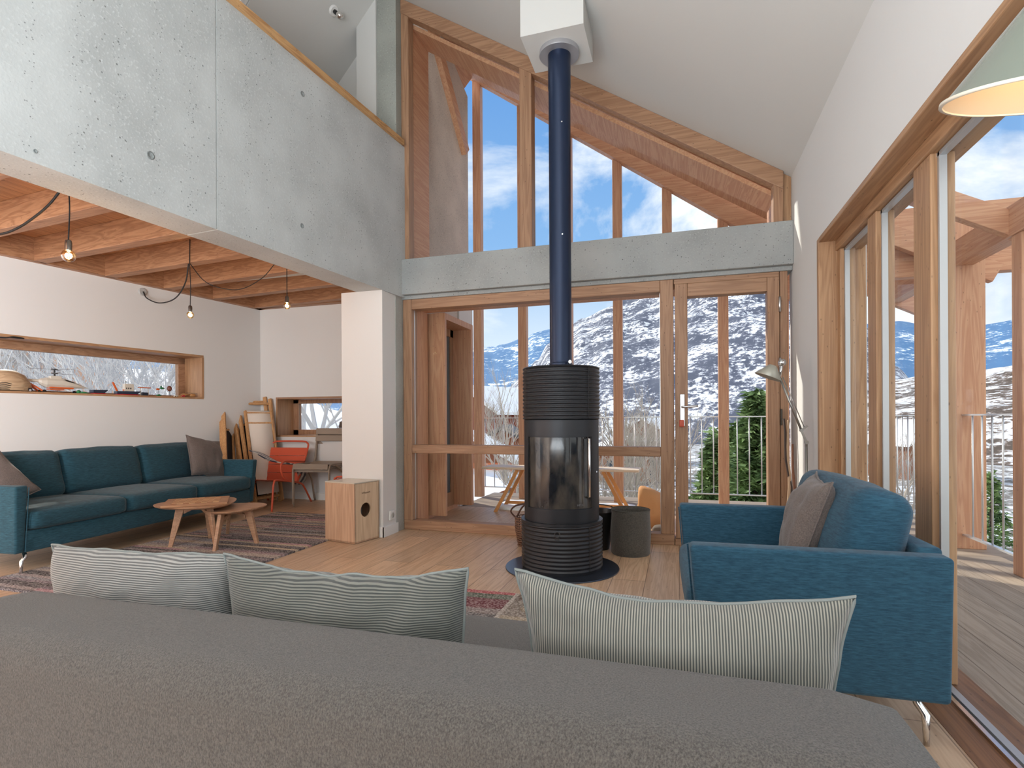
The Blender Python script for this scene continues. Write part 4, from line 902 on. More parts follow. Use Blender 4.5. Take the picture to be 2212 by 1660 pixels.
nt.links.new(tc.outputs['Object'], mp.inputs[0]); nt.links.new(mp.outputs[0], n.inputs[0]); nt.links.new(ramp(nt, [(.42, (.012, .014, .018)), (.7, (.10, .085, .07))], n.outputs[0]).outputs[0], p.inputs['Base Color']); p.inputs['Roughness'].default_value = .10; p.inputs['Coat Weight'].default_value = .1; p.inputs['Coat Roughness'].default_value = .02
gl_ = MB().lathe([(.2508, .43), (.2518, .43), (.2518, .88), (.2508, .88)], 40, a0=ac-R(56), a1=ac+R(48)).build('door_glass', sg, dr, smooth=True, auto=40)
for a_ in (-55, 47):
    MB().lathe([(.2545, .428), (.2585, .428), (.2585, .882), (.2545, .882)], 2, a0=ac+R(a_-1.3), a1=ac+R(a_+1.3)).build('glass_clip', plain('dark_clip', (.05, .05, .055), .2, .8), dr)
hn = MB(); a_ = ac+R(38); hx_, hy_ = math.cos(a_), math.sin(a_)
hn.tube([(hx_*.255, hy_*.255, .50), (hx_*.285, hy_*.285, .505), (hx_*.285, hy_*.285, .87), (hx_*.255, hy_*.255, .875)], .0075, 12); hn.build('handle', CHROME, dr, smooth=True)
MB().tube([(math.cos(ac+R(60))*.252, math.sin(ac+R(60))*.252, .655), (math.cos(ac+R(60))*.262, math.sin(ac+R(60))*.262, .655)], .006, 10).build('latch', CHROME, dr)
for a_, z0, z1, r_ in ((-64, .03, .315, .2715), (40, .03, .315, .2715), (-62, 1.0, 1.325, .2585), (42, 1.0, 1.325, .2585)):
    MB().lathe([(r_-.004, z0), (r_+.0015, z0), (r_+.0015, z1), (r_-.004, z1)], 2, a0=ac+R(a_-.7), a1=ac+R(a_+.7)).build('seam', BLACK, sv)
a_ = ac-R(6); Mx = Matrix.Translation((math.cos(a_)*.276, math.sin(a_)*.276, .275)) @ Vector((math.cos(a_), math.sin(a_), 0)).to_track_quat('Z', 'Y').to_matrix().to_4x4()
MB().lathe([(.014, 0), (.019, 0), (.019, .004), (.014, .004), (.014, 0)], 20, Mx, cap=False).box(-.016, .016, -.030, -.024, 0, .005, Mx).build('maker_badge', plain('badge_metal', (.12, .12, .125), .3, .8), sv, smooth=True, auto=30)
tx = bpy.data.curves.new('lettering', 'FONT'); tx.body = 'HETA'; tx.size = .018; tx.extrude = .0003
to = textmesh(tx); to.parent = gl_; a_ = ac+R(27)
to.matrix_local = Matrix.Translation((math.cos(a_)*.2535, math.sin(a_)*.2535, .447)) @ Matrix.Rotation(a_+R(90), 4, 'Z') @ Matrix.Rotation(R(90), 4, 'X'); to.data.materials.append(plain('grey_print', (.16, .16, .17), .5)); to.location.x -= .02*math.cos(a_+R(90)); to.location.y -= .02*math.sin(a_+R(90))
fp = thing('flue_pipe', 'black steel flue pipe rising from the stove to the ceiling', 'pipe', (SX, SY, 1.353))
MB().lathe([(.078, 0), (.078, .015), (.0735, .02), (.0735, 1.86), (.0760, 1.865), (.0760, 2.06)], 40).build('pipe', IRON2, fp, smooth=True, auto=40)
MB().lathe([(.077, 2.085), (.132, 2.085), (.134, 2.09), (.132, 2.117), (.077, 2.117)], 48, cap=False).build('rosette', plain('rosette_steel', (.42, .42, .44), .35, .5), fp, smooth=True, auto=40)
MB().lathe([(.0765, 2.04), (.0765, 2.117)], 40, cap=False).build('collar', IRON2, fp, smooth=True)
MB().tube([(.068, -.07, .018), (.078, -.082, .018)], .012, 12).build('damper_knob', CHROME, fp)
for zz in (.86, 1.60):
    MB().tube([(.03, -.068, zz), (.031, -.077, zz)], .005, 8).build('screw', CHROME, fp)

# ---------- things beside the stove
b0 = (-.345, 4.11)
lb = thing('log_bin', 'round grey canvas log bin standing right of the stove', 'basket', (*b0, 0))
CAN = fabric('grey_canvas', srgb(66, 62, 58), srgb(96, 90, 82), (120, 120, 120), bump=.3)
m = MB(); m.lathe([(.001, .0), (.135, .0), (.142, .01), (.146, .16), (.140, .30), (.143, .325), (.139, .327), (.136, .30), (.140, .16), (.136, .02), (.001, .018)], 40, cap=False)
for v in m.bm.verts:
    v.co += Vector((noise.noise(v.co*9), noise.noise(v.co*9+Vector((7, 0, 0))), 0))*.010*min(1, v.co.z*12)
m.build('body', CAN, lb, smooth=True)
MB().lathe([(.1405, .322), (.1445, .325), (.1405, .329)], 40, cap=False).build('rim_seam', plain('canvas_binding', srgb(88, 84, 78), .9), lb, smooth=True)
cs = thing('ash_bucket', 'narrow black metal ash bucket behind the right side of the stove', 'bucket', (-.60, 4.20, 0))
MB().lathe([(.001, 0), (.085, 0), (.09, .01), (.135, .29), (.138, .292), (.130, .288), (.082, .02), (.001, .02)], 32, cap=False).build('body', plain('black_enamel', (.02, .02, .022), .3), cs, smooth=True, auto=50)
MB().tube(bez([(.13, 0, .28), (.11, -.03, .33), (.0, -.05, .345), (-.11, -.03, .33), (-.13, 0, .28)], 5), .004, 6).build('handle', BLACK, cs, smooth=True)
wk = thing('wicker_basket', 'brown wicker basket with a leather loop handle, left behind the stove', 'basket', (-1.12, 4.14, 0))
m = MB(); 
for k in range(26):
    a_ = 2*math.pi*k/26; m.tube([(.09*math.cos(a_), .09*math.sin(a_), .005), (.115*math.cos(a_), .115*math.sin(a_), .12), (.12*math.cos(a_), .12*math.sin(a_), .23)], .0035, 5)
for k in range(13):
    z = .01+k*.018; r_ = .095+.022*min(1, z/.14); m.tube([((r_+.003*math.sin(13*2*math.pi*i/52+k*math.pi))*math.cos(2*math.pi*i/52), (r_+.003*math.sin(13*2*math.pi*i/52+k*math.pi))*math.sin(2*math.pi*i/52), z) for i in range(53)], .0045, 5, cap=False)
m.build('body', plain('wicker', srgb(120, 86, 66), .7, var=.25, bscale=60), wk, smooth=True)
MB().tube(bez([(-.115, -.02, .22), (-.15, -.03, .27), (-.11, -.03, .315), (-.03, -.03, .335), (.0, -.03, .36), (-.06, -.03, .30), (-.1, -.03, .23)], 5), .007, 6).build('handle', plain('leather', srgb(76, 46, 32), .6), wk, smooth=True)
o = MB().tube([atz(1108, 1141, .012), atz(1120, 1141, .012)], .011, 12).build('metal_peg', CHROME); tag(o, 'short bright metal peg on the floor beside the wicker basket', 'peg')

# ---------- cajon
c0 = atz(703, 1168, 0); c1 = atz(766, 1177, 0); c2 = atz(808, 1161, 0)
ca = math.atan2(c1.y-c0.y, c1.x-c0.x)
cj = thing('cajon', 'pale plywood box drum with a round hole, beside the white pillar', 'drum', (c1.x, c1.y, 0), ca)
CW, CD, CH = (c1-c0).length, (c2-c1).length, .485
PLY = wood('birch_ply_', srgb(196, 164, 132), srgb(226, 200, 168), 'Z', .5, knots=False)
m = MB(); m.box(-CW, 0, 0, .012, .008, CH-.004); m.box(-CW, 0, CD-.012, CD, .008, CH-.004); m.box(-CW, -CW+.012, .012, CD-.012, .008, CH-.004); m.box(-CW, 0, 0, CD, .004, .016)
m.build('body', wood('birch_side_', srgb(170, 134, 106), srgb(204, 168, 138), 'Z', .5, knots=False), cj)
MB().box(-CW-.002, .002, -.002, CD+.002, CH-.004, CH+.006).build('top', plain('seat_lacquer', srgb(200, 188, 170), .25), cj, bevel=.002)
# back board with the hole
m = MB(); n = 40; hy0, hz0, hr = CD*.45, .26, .058
inn = [Vector((0, hy0+hr*math.cos(2*math.pi*i/n), hz0+hr*math.sin(2*math.pi*i/n))) for i in range(n)]
def sq(a): 
    c_, s_ = math.cos(a), math.sin(a); k = 1e9
    for lim, comp in ((CD-.002-hy0, c_), (hy0-.002, -c_), (CH-.006-hz0, s_), (hz0-.016, -s_)):
        if comp > 1e-6: k = min(k, lim/comp)
    return Vector((0, hy0+c_*k, hz0+s_*k))
angs = sorted([2*math.pi*i/n for i in range(n)])
outp = [sq(a) for a in angs]
for i in range(n):
    j = (i+1) % n
    for dx in (0, -.012): m.quad(inn[i]+Vector((dx, 0, 0)), inn[j]+Vector((dx, 0, 0)), outp[j]+Vector((dx, 0, 0)), outp[i]+Vector((dx, 0, 0)))
    m.quad(inn[i], inn[j], inn[j]-Vector((.012, 0, 0)), inn[i]-Vector((.012, 0, 0)))
for y0, z0 in ((0, .016), (CD, .016), (0, CH-.006), (CD, CH-.006)):
    yy = .002 if y0 == 0 else CD-.002
    near = sorted(range(n), key=lambda i: (outp[i]-Vector((0, yy, z0))).length)[:2]
    m.quad(outp[near[0]], outp[near[1]], Vector((0, yy, z0)))
m.build('sound_board', PLY, cj)
tx = bpy.data.curves.new('lettering', 'FONT'); tx.body = 'schlagwerk'; tx.size = .022; tx.extrude = .0002; tx.align_x = 'CENTER'
to = textmesh(tx); to.parent = cj; to.data.materials.append(plain('brown_print', srgb(120, 96, 78), .7))
to.matrix_local = Matrix.Translation((.0012, CD*.46, .395)) @ Matrix.Rotation(R(90), 4, 'Z') @ Matrix.Rotation(R(90), 4, 'X')

# ---------- wall socket
sk_ = thing('wall_socket', 'white wall socket low on the side of the white pillar', 'socket', (-2.392, 4.235, .165))
MB().box(-.008, .004, -.04, .04, -.04, .04).build('plate', MATS['white_paint'], sk_, bevel=.003)
Mx = Matrix.Translation((.004, 0, 0)) @ Matrix.Rotation(R(90), 4, 'Y')
MB().lathe([(.020, 0), (.024, 0), (.024, .004), (.020, .004)], 24, Mx, cap=False).lathe([(.001, .0006), (.019, .0006)], 20, Mx, cap=False).build('recess', plain('socket_grey', srgb(196, 194, 188), .5), sk_, smooth=True, auto=30)

# ---------- reading lamp on a stand
lp_ = thing('reading_lamp', 'aluminium floor reading lamp with a jointed arm behind the blue armchair', 'lamp', (.765, 3.80, 0))
def rel(px, py, Y): q = aty(px, py, Y); return Vector((q.x-.765, q.y-3.80, q.z))
LM = plain('lamp_aluminium', srgb(168, 166, 160), .32, .85)
MB().lathe([(.001, 0), (.115, 0), (.117, .006), (.112, .012), (.001, .014)], 40, Matrix.Translation((-.12, 0, 0)), cap=False).build('base', LM, lp_, smooth=True, auto=40)
kz = rel(1742, 956, 3.8); j2 = rel(1731, 930, 3.8); h0 = rel(1684, 815, 3.8)
MB().tube([(-.10, 0, .01), (-.02, 0, .06), (kz.x, kz.y, .25), kz], .0075, 10).build('pole', LM, lp_, smooth=True)
jn = MB().tube([kz+Vector((0, -.012, 0)), kz+Vector((0, .012, 0))], .012, 12); jn.bar(kz, j2, .014, .012); jn.tube([j2+Vector((.0, -.014, 0)), j2+Vector((0, .014, 0))], .010, 12); jn.bar(j2, j2+Vector((.035, 0, .028)), .008, .012); jn.build('joint', LM, lp_)
MB().tube([j2, h0], .0075, 8).tube([j2+Vector((.016, 0, .02)), h0+Vector((.018, 0, .0))], .003, 6).build('arm', LM, lp_, smooth=True)
hd_ = h0+Vector((-.015, 0, .055))
Mx = Matrix.Translation(hd_+Vector((-.035, 0, -.012))) @ Matrix.Rotation(R(22), 4, 'Y')
sh = MB().lathe([(.020, .035), (.026, .03), (.085, -.045), (.083, -.046), (.024, .026)], 36, Mx, cap=False).build('shade', plain('lamp_shade_grey', srgb(176, 174, 162), .4, .3), lp_, smooth=True)
MB().tube([hd_+Vector((.03, -.02, .035)), hd_+Vector((.03, .02, .035))], .022, 14).tube([h0, hd_+Vector((.03, 0, .03))], .008, 8).build('head_joint', CHROME, lp_, smooth=True)
MB().sphere((0, 0, 0), .018, 10, M=Matrix.Translation(hd_+Vector((-.037, 0, -.03)))).build('bulb', plain('frosted_bulb', (.85, .83, .78), .3), lp_, smooth=True)

# ---------- driftwood sticks in the corner
for k, (px0, px1, top, rr, lb) in enumerate([(1693, 1712, 905, .012, 'dark thin stick leaning in the corner by the balcony door'), (1703, 1703, 908, .014, 'pale bare branch leaning in the corner, tallest of the sticks'), (1712, 1722, 960, .012, 'red-brown crooked branch leaning nearest the right wall')]):
    a = aty(px1, 1200, 4.25); a.z = 0; b = aty(px0, top, 4.36); pts = [a.lerp(b, t)+Vector((noise.noise(Vector((k*9, t*3, 0)))*.03, 0, 0)) for t in [i/10 for i in range(11)]]
    pts[0] = a
    o = MB().tube(pts, [rr*(1.1-.5*i/10) for i in range(11)], 8).build('driftwood_stick', plain('stick_%d' % k, [srgb(60, 44, 38), srgb(176, 146, 118), srgb(124, 80, 58)][k], .7), smooth=True); tag(o, lb, 'stick', 'branches leaning by the balcony door')

# ---------- big shade at the upper right
bl = thing('floor_lamp', 'large conical parchment lamp shade at the upper right edge of the view', 'lamp', (.60, .62, 0))
sc_ = Vector((.70-.60, 1.31-.62, 1.62))
Mx = Matrix.Translation(sc_) @ Matrix.Rotation(R(17), 4, _r)
shp, nt, p = newmat('shade_outside'); p.inputs['Base Color'].default_value = (*srgb(112, 120, 108), 1); p.inputs['Roughness'].default_value = .25; p.inputs['Coat Weight'].default_value = .4
MB().lathe([(.045, .215), (.176, .004), (.181, .0)], 72, Mx, cap=False).build('shade', shp, bl, smooth=True)
MB().lathe([(.043, .213), (.173, .004), (.178, .0)], 72, Mx, cap=False).build('shade_lining', plain('parchment', srgb(232, 206, 170), .7), bl, smooth=True)
MB().lathe([(.1765, -.002), (.183, -.002), (.183, .004), (.1765, .004), (.1765, -.002)], 72, Mx, cap=False).build('rim', plain('rim_white', srgb(224, 214, 196), .35), bl, smooth=True)
MB().lathe([(.001, .23), (.05, .225), (.05, .21), (.001, .21)], 30, Mx, cap=False).build('cap', LM, bl, smooth=True)
MB().tube([sc_+Vector((0, .0, .22)), Vector((.03, .2, 2.0)), Vector((0, 0, 1.35)), Vector((0, 0, .02))], .010, 10).build('pole', LM, bl, smooth=True)
MB().lathe([(.001, 0), (.16, 0), (.162, .012), (.001, .016)], 40, cap=False).build('base', LM, bl, smooth=True, auto=40)

l = bpy.data.lights.new('shade_bulb', 'POINT'); l.energy = .8; l.color = (1, .74, .45); l.shadow_soft_size = .03; lo_ = bpy.data.objects.new('shade_bulb', l); C.objects.link(lo_); lo_.parent = bl; lo_.location = sc_+Vector((0, 0, .09))
# ---------- bare bulbs
CORD = plain('black_cord', (.012, .012, .013), .6)
BG = plain('bulb_glass_clear', (.9, .6, .3), .05); 
def amber():
    if 'amber_glass' in MATS: return MATS['amber_glass']
    m = bpy.data.materials.new('amber_glass'); m.use_nodes = True; nt = m.node_tree; nt.nodes.clear()
    tr = N(nt, 'ShaderNodeBsdfTransparent'); tr.inputs[0].default_value = (1, .82, .52, 1); gl = N(nt, 'ShaderNodeBsdfGlossy'); gl.inputs['Roughness'].default_value = .02
    fr = N(nt, 'ShaderNodeLayerWeight'); fr.inputs[0].default_value = .35; mx = N(nt, 'ShaderNodeMixShader'); nt.links.new(fr.outputs[1], mx.inputs[0]); nt.links.new(tr.outputs[0], mx.inputs[1]); nt.links.new(gl.outputs[0], mx.inputs[2])
    o = N(nt, 'ShaderNodeOutputMaterial'); nt.links.new(mx.outputs[0], o.inputs[0]); MATS['amber_glass'] = m; return m
FIL = plain('glowing_filament', (1, .7, .3), .5, emit=(1, .62, .25), es=14)
def pendant(px, py, D, ztop, label, rb, pxtop=None, wiggle=0):
    q = atd(px, py, D); t = thing('pendant_bulb', label, 'lamp', tuple(q), 0, 'bare amber bulbs hanging from the alcove joists')
    top = Vector((0, 0, ztop-q.z)); zs = rb*1.0+.055
    MB().tube(bez([(0, 0, zs), (wiggle*.01, 0, zs+(top.z-zs)*.3), (-wiggle*.008, 0, zs+(top.z-zs)*.65), top], 6), .0035, 8).build('cord', CORD, t, smooth=True)
    MB().lathe([(.006, zs), (.014, zs-.004), (.017, zs-.02), (.016, rb*.85), (.012, rb*.8)], 20).build('lamp_holder', plain('dark_nickel', (.25, .24, .23), .2, .9), t, smooth=True, auto=40)
    MB().lathe([(.001, -rb)]+[(rb*math.sin(a), -rb*math.cos(a)) for a in [math.pi*i/14 for i in range(1, 12)]]+[(rb*.36, rb*.95), (.013, rb*1.12)], 24, cap=False).build('bulb', amber(), t, smooth=True)
    m = MB()
    for k in range(6):
        a = math.pi*2*k/6; m.tube([(.008*math.cos(a), .008*math.sin(a), rb*.3), (.010*math.cos(a+.4), .010*math.sin(a+.4), -rb*.35)], .0016, 5)
    m.build('filament', FIL, t); 
    l = bpy.data.lights.new('bulb_glow', 'POINT'); l.energy = 4; l.color = (1, .7, .4); l.shadow_soft_size = .02; lo_ = bpy.data.objects.new('bulb_glow', l); C.objects.link(lo_); lo_.parent = t; lo_.location = (0, 0, -rb*.0)
    return q
pendant(148, 553, 3.0, 2.63, 'largest hanging bulb, nearest, at the left under the joists', .034, wiggle=1)
pendant(411, 681, 4.9, 2.63, 'small hanging bulb in front of the white alcove wall', .031, wiggle=.6)
pendant(620, 661, 4.8, 2.63, 'small hanging bulb nearest the concrete wall and pillar', .031)
# cable swags
rc = lpx(307, 631)
cr = thing('ceiling_rose', 'grey round cable outlet high on the alcove wall', 'cable outlet', tuple(rc)); Mr = (-ln).to_track_quat('Z', 'Y').to_matrix().to_4x4()
MB().lathe([(.001, 0), (.042, 0), (.042, .012), (.036, .018), (.001, .018)], 32, Mr, cap=False).build('plate', plain('grey_plastic', srgb(176, 176, 174), .4), cr, smooth=True, auto=40)
def swag(pts, label, r_=.004):
    o = MB().tube(bez(pts, 8), r_, 8).build('cable', CORD, smooth=True); return tag(o, label, 'cable')
e1 = atd(408, 592, 4.95)
swag([rc-ln*.018, atd(318, 645, 5.7), atd(345, 655, 5.5), atd(378, 645, 5.2), atd(400, 612, 5.0), Vector((e1.x, e1.y, 2.44))], 'black cable drooping from the wall outlet up to the small middle bulb', .006)
swag([Vector((e1.x, e1.y, 2.44)), atd(440, 606, 4.9), atd(475, 622, 4.85), atd(520, 625, 4.8), atd(565, 602, 4.75), atd(594, 570, 4.7)], 'thin black cable swagging between the two small bulbs', .0035)
swag([atd(128, 415, 2.95), atd(108, 440, 2.95), atd(80, 465, 2.95), atd(40, 492, 2.95), atd(0, 506, 2.95), atd(-60, 505, 2.95)], 'black cable drooping to the left from the nearest hanging bulb', .006)
sw = lambda px, py, o=-.01: lpx(px, py, o)
swag([sw(-20, 728), sw(10, 730), sw(30, 728), sw(52, 732), sw(20, 729)], 'black cable lying along the top edge of the ribbon window', .005)
# loft bulb
q = Vector((-2.83, 4.05, 0)); q.z = ceilL(q.x)
nl = Vector((1.1, 0, -1)).normalized()
lf = thing('ceiling_bulb', 'bare unlit bulb in a white rose on the sloping loft ceiling', 'lamp', tuple(q)); Mr = nl.to_track_quat('Z', 'Y').to_matrix().to_4x4()
MB().lathe([(.001, 0), (.045, 0), (.045, .01), (.038, .018), (.001, .018)], 30, Mr, cap=False).build('rose', MATS['white_paint'], lf, smooth=True, auto=40)
MB().lathe([(.018, .018), (.018, .055), (.014, .06)], 20, Mr).build('lamp_holder', BLACK, lf, smooth=True)
MB().sphere((0, 0, .085), .031, 14, M=Mr).build('bulb', plain('mirror_bulb', (.8, .78, .75), .08, .9), lf, smooth=True)

# ---------- garden chairs in the alcove
RED = plain('coral_metal', srgb(206, 88, 58), .45); GRM = plain('taupe_metal', srgb(150, 134, 118), .45)
def bent(pts, r_=.011): return MB().tube(bez(pts, 6), r_, 10)
def low_chair(label, px, py, mat, Y=None):
    """low metal garden armchair, facing -y"""
    q = atz(px, py, 0); t = thing('garden_armchair', label, 'chair', (q.x, q.y, 0), R(4))   # origin: front right foot
    W = .60
    for x in (0, -W):
        o = bent([(x, 0, 0), (x-.0, .02, .20), (x, .035, .30), (x, .08, .335), (x, .30, .30), (x, .52, .25), (x, .60, .19), (x, .74, 0)]).build('side_frame', mat, t, smooth=True)
        bent([(x, .30, .30), (x, .20, .36), (x, .16, .44), (x, .17, .505), (x, .24, .53), (x, .45, .515), (x+.0, .60, .50)]).build('armrest', mat, t, smooth=True)
    m = MB()
    for k in range(5):
        y0 = .06+k*.095; z0 = .338-.16*(y0-.06); m.hexa([(-W+.01, y0, z0-.003), (-.01, y0, z0-.003), (-.01, y0+.082, z0-.017), (-W+.01, y0+.082, z0-.017), (-W+.01, y0, z0+.001), (-.01, y0, z0+.001), (-.01, y0+.082, z0-.013), (-W+.01, y0+.082, z0-.013)])
    m.build('seat', mat, t)
    bent([(-W+.03, .50, .26), (-W+.03, .60, .42), (-W+.03, .72, .66), (-W+.06, .755, .715), (-W+.14, .765, .735), (-.14, .765, .735), (-.06, .755, .715), (-.03, .72, .66), (-.03, .60, .42), (-.03, .50, .26)]).build('back_tube', mat, t, smooth=True)
    m = MB()
    for z0, z1 in ((.27, .365), (.37, .46), (.465, .56), (.565, .66)):
        y0, y1 = .505+(z0-.26)*.52, .505+(z1-.26)*.52
        m.hexa([(-W+.035, y0, z0), (-.035, y0, z0), (-.035, y0+.006, z0), (-W+.035, y0+.006, z0), (-W+.035, y1, z1), (-.035, y1, z1), (-.035, y1+.006, z1), (-W+.035, y1+.006, z1)])
    m.build('back_slats', mat, t); return t
low_chair('coral red low metal garden armchair beside the teal sofa', 587, 1106, RED)
def upright_chair(label, x, y, z, rz, mat):
    t = thing('garden_chair', label, 'chair', (x, y, z), rz, 'stacked taupe chairs'); W = .44   # origin: front left foot
    for xx in (0, W):
        bent([(xx, 0, 0), (xx, .0, .36), (xx, .015, .425), (xx, .07, .452), (xx, .30, .445), (xx, .44, .44), (xx, .485, .48), (xx, .53, .66), (xx, .565, .86)], .0105).build('side_frame', mat, t, smooth=True)
        bent([(xx, .16, .44), (xx+(.01 if xx else -.01), .40, .30), (xx+(.015 if xx else -.015), .50, 0)], .0105).build('rear_leg', mat, t, smooth=True)
    m = MB(); n = 14
    for k in range(n):
        def zz(y_): return .462-.035*math.sin(math.pi*min(1, max(0, y_/.46)))
        y0, y1 = -.012+k*.034, -.012+k*.034+.035
        m.hexa([(.008, y0, zz(y0)-.003), (W-.008, y0, zz(y0)-.003), (W-.008, y1, zz(y1)-.003), (.008, y1, zz(y1)-.003), (.008, y0, zz(y0)), (W-.008, y0, zz(y0)), (W-.008, y1, zz(y1)), (.008, y1, zz(y1))])
    m.box(.008, W-.008, -.014, -.006, .40, .46)
    m.build('seat', mat, t)
    m = MB()
    for z0, z1 in ((.70, .775), (.785, .86)):
        y0, y1 = .535+(z0-.68)*.16, .535+(z1-.68)*.16
        m.hexa([(-.012, y0-.016, z0), (W+.012, y0-.016, z0), (W+.012, y0+.012, z0), (-.012, y0+.012, z0), (-.012, y1-.016, z1), (W+.012, y1-.016, z1), (W+.012, y1+.012, z1), (-.012, y1+.012, z1)])
    m.build('back_slats', mat, t, bevel=.006); return t
gq = atz(634, 1096, 0)
upright_chair('lower taupe metal garden chair of the stack behind the red armchair', gq.x-.02, gq.y+.03, 0, R(8), GRM)
upright_chair('upper taupe metal garden chair stacked on its twin, below the small window', gq.x+.01, gq.y-.02, .035, R(8), GRM)
q = aty(744, 930, 5.75)
o = MB().lathe([(.001, 0), (.075, 0), (.078, .01), (.070, .07), (.05, .082), (.001, .085)], 24, Matrix.Translation((q.x+.03, q.y-.02, .90)), cap=False).build('felt_cap', fabric('brown_felt', srgb(70, 56, 50), srgb(100, 84, 74)), smooth=True); tag(o, 'dark brown cap resting on top of the taupe chair back by the pillar', 'cap')
# red footstool behind the box drum
q = aty(722, 1030, 4.75)
ft = thing('garden_footstool', 'small coral red metal footstool half hidden behind the box drum', 'stool', (q.x, 4.75, 0))
bent([(0, 0, 0), (0, 0, q.z-.06), (.02, 0, q.z-.015), (.07, 0, q.z), (.33, 0, q.z), (.38, 0, q.z-.015), (.40, 0, q.z-.06), (.40, 0, 0)], .010).build('front_frame', RED, ft, smooth=True)
bent([(0, .3, 0), (0, .3, q.z-.06), (.02, .3, q.z-.015), (.07, .3, q.z), (.33, .3, q.z), (.38, .3, q.z-.015), (.40, .3, q.z-.06), (.40, .3, 0)], .010).build('rear_frame', RED, ft, smooth=True)
m = MB(); [m.box(.02, .38, .0+.06*k, .05+.06*k, q.z-.03, q.z-.024) for k in range(5)]; m.build('slats', RED, ft)
# folded deckchairs
PINE = wood('deckchair_beech_', srgb(176, 128, 82), srgb(214, 168, 118), 'Z', .5, knots=False)
CANV = plain('white_canvas', srgb(226, 216, 204), .9, bump=.2, bscale=80); DKC = plain('black_canvas', (.02, .02, .025), .9)
def deckchair(label, bl_, br_, tl, tr, cloth, notch=False, thick=.04, lift=0):
    """folded frame given by its four corners"""
    bl_, br_, tl, tr = map(Vector, (bl_, br_, tl, tr)); c_ = (bl_+br_)/2; t = thing('folded_deckchair', label, 'deckchair', tuple(c_))
    L = lambda v: v-c_
    nrm = (br_-bl_).cross(tl-bl_).normalized()
    for a, b in ((bl_, tl), (br_, tr)):
        MB().bar(L(a), L(b), .028, .045, nrm).build('side_rail', PINE, t, bevel=.004)
    mid = lambda a, b, f: a.lerp(b, f)
    for f in (.06, .95): MB().bar(L(mid(bl_, tl, f)), L(mid(br_, tr, f)), .03, .022, nrm).build('cross_bar', PINE, t, bevel=.003)
    o2 = nrm*(-.045 if nrm.y > 0 else .045)
    i = lambda f, g: L(mid(bl_, tl, f).lerp(mid(br_, tr, f), g))+o2
    for g0, g1 in ((.10, .02), (.90, .98)):
        MB().bar(i(.0, g1), i(.86, g0), .026, .034, nrm).build('inner_rail', PINE, t, bevel=.004)
    for f in (.84, .74): MB().bar(i(f, .08), i(f, .92), .022, .018, nrm).build('inner_bar', PINE, t, bevel=.003)
    m = MB(); n = 12
    for k in range(n):
        f0, f1 = .08+.78*k/n, .08+.78*(k+1)/n; w0 = .003*math.sin(k*1.7); w1 = .003*math.sin((k+1)*1.7)
        a, b, c2_, d = i(f0, .13)+o2*(.15+w0*8), i(f0, .87)+o2*(.15+w0*8), i(f1, .13)+o2*(.15+w1*8), i(f1, .87)+o2*(.15+w1*8)
        m.quad(a, b, d, c2_)
    bmesh.ops.remove_doubles(m.bm, verts=m.bm.verts, dist=1e-5)
    o = m.build('canvas', cloth, t, smooth=True); sd = o.modifiers.new('solid', 'SOLIDIFY'); sd.thickness = .004
    return t
def P(px, py, Y): return aty(px, py, Y)
def PF(px, Y): q = aty(px, 1080, Y); return Vector((q.x, Y, 0))
def FP(px, py): return atz(px, py, 0)
deckchair('folded beech deckchair with white canvas leaning in the alcove corner, front of the three', FP(546, 1096), FP(606, 1084), P(513, 862, 5.60), P(583, 862, 5.76), CANV)
deckchair('folded deckchair behind the white-canvas one, only its tall rails showing', FP(532, 1100)+Vector((-.04, .05, 0)), FP(596, 1082)+Vector((-.03, .02, 0)), P(500, 858, 5.60), P(572, 858, 5.78), DKC)
deckchair('folded deckchair with black canvas nearest the left wall, behind the teal sofa', FP(490, 1112), FP(520, 1096), P(482, 872, 5.36), P(510, 872, 5.62), DKC)
# striped sling over the red chair
NAV = stripes('navy_white_stripe', srgb(30, 34, 54), srgb(214, 206, 196), 'Y', 14)
path = [aty(545, 972, 5.25), aty(560, 978, 5.2), aty(585, 992, 5.15), aty(610, 998, 5.2), aty(632, 1000, 5.25), aty(645, 1012, 5.4), aty(650, 1030, 5.5), aty(640, 1045, 5.5)]
m = MB(); pp = bez(path, 5); rows = [[m.bm.verts.new(q+Vector((0, -.05+.05*k, -.010*k))) for k in range(4)] for q in pp]
for a, b in zip(rows[:-1], rows[1:]):
    for k in range(3): m.bm.faces.new((a[k], b[k], b[k+1], a[k+1]))
o = m.build('striped_cloth', NAV, smooth=True); sd = o.modifiers.new('solid', 'SOLIDIFY'); sd.thickness = .012; tag(o, 'navy and white striped sling cloth draped over the red garden armchair', 'cloth')

# ---------- toys on the sill of the ribbon window (placed along the sill)
def sill(px, o_=.12): q = lpx(px, 845, o_); return Vector((q.x, q.y, WZ0))
LR = math.atan2(ld.y, ld.x)
def toy(name, label, px, o_=.12, rz=0, cat='toy', group=None): 
    q = sill(px, o_); return thing(name, label, cat, tuple(q), LR+rz, group)
def col(nm, *c): return plain('toy_'+nm, srgb(*c), .35)
WHT, ORG, DRK, BLU, REDT, GRN, TAN = col('white', 214, 206, 192), col('orange', 214, 100, 44), col('dark', 28, 28, 32), col('navy', 40, 52, 74), col('red', 176, 28, 40), col('green', 40, 120, 72), col('tan', 190, 140, 90)
hel = toy('toy_helicopter', 'white and orange toy brick helicopter with black rotors, largest toy on the window sill', 118, .14, cat='toy helicopter')
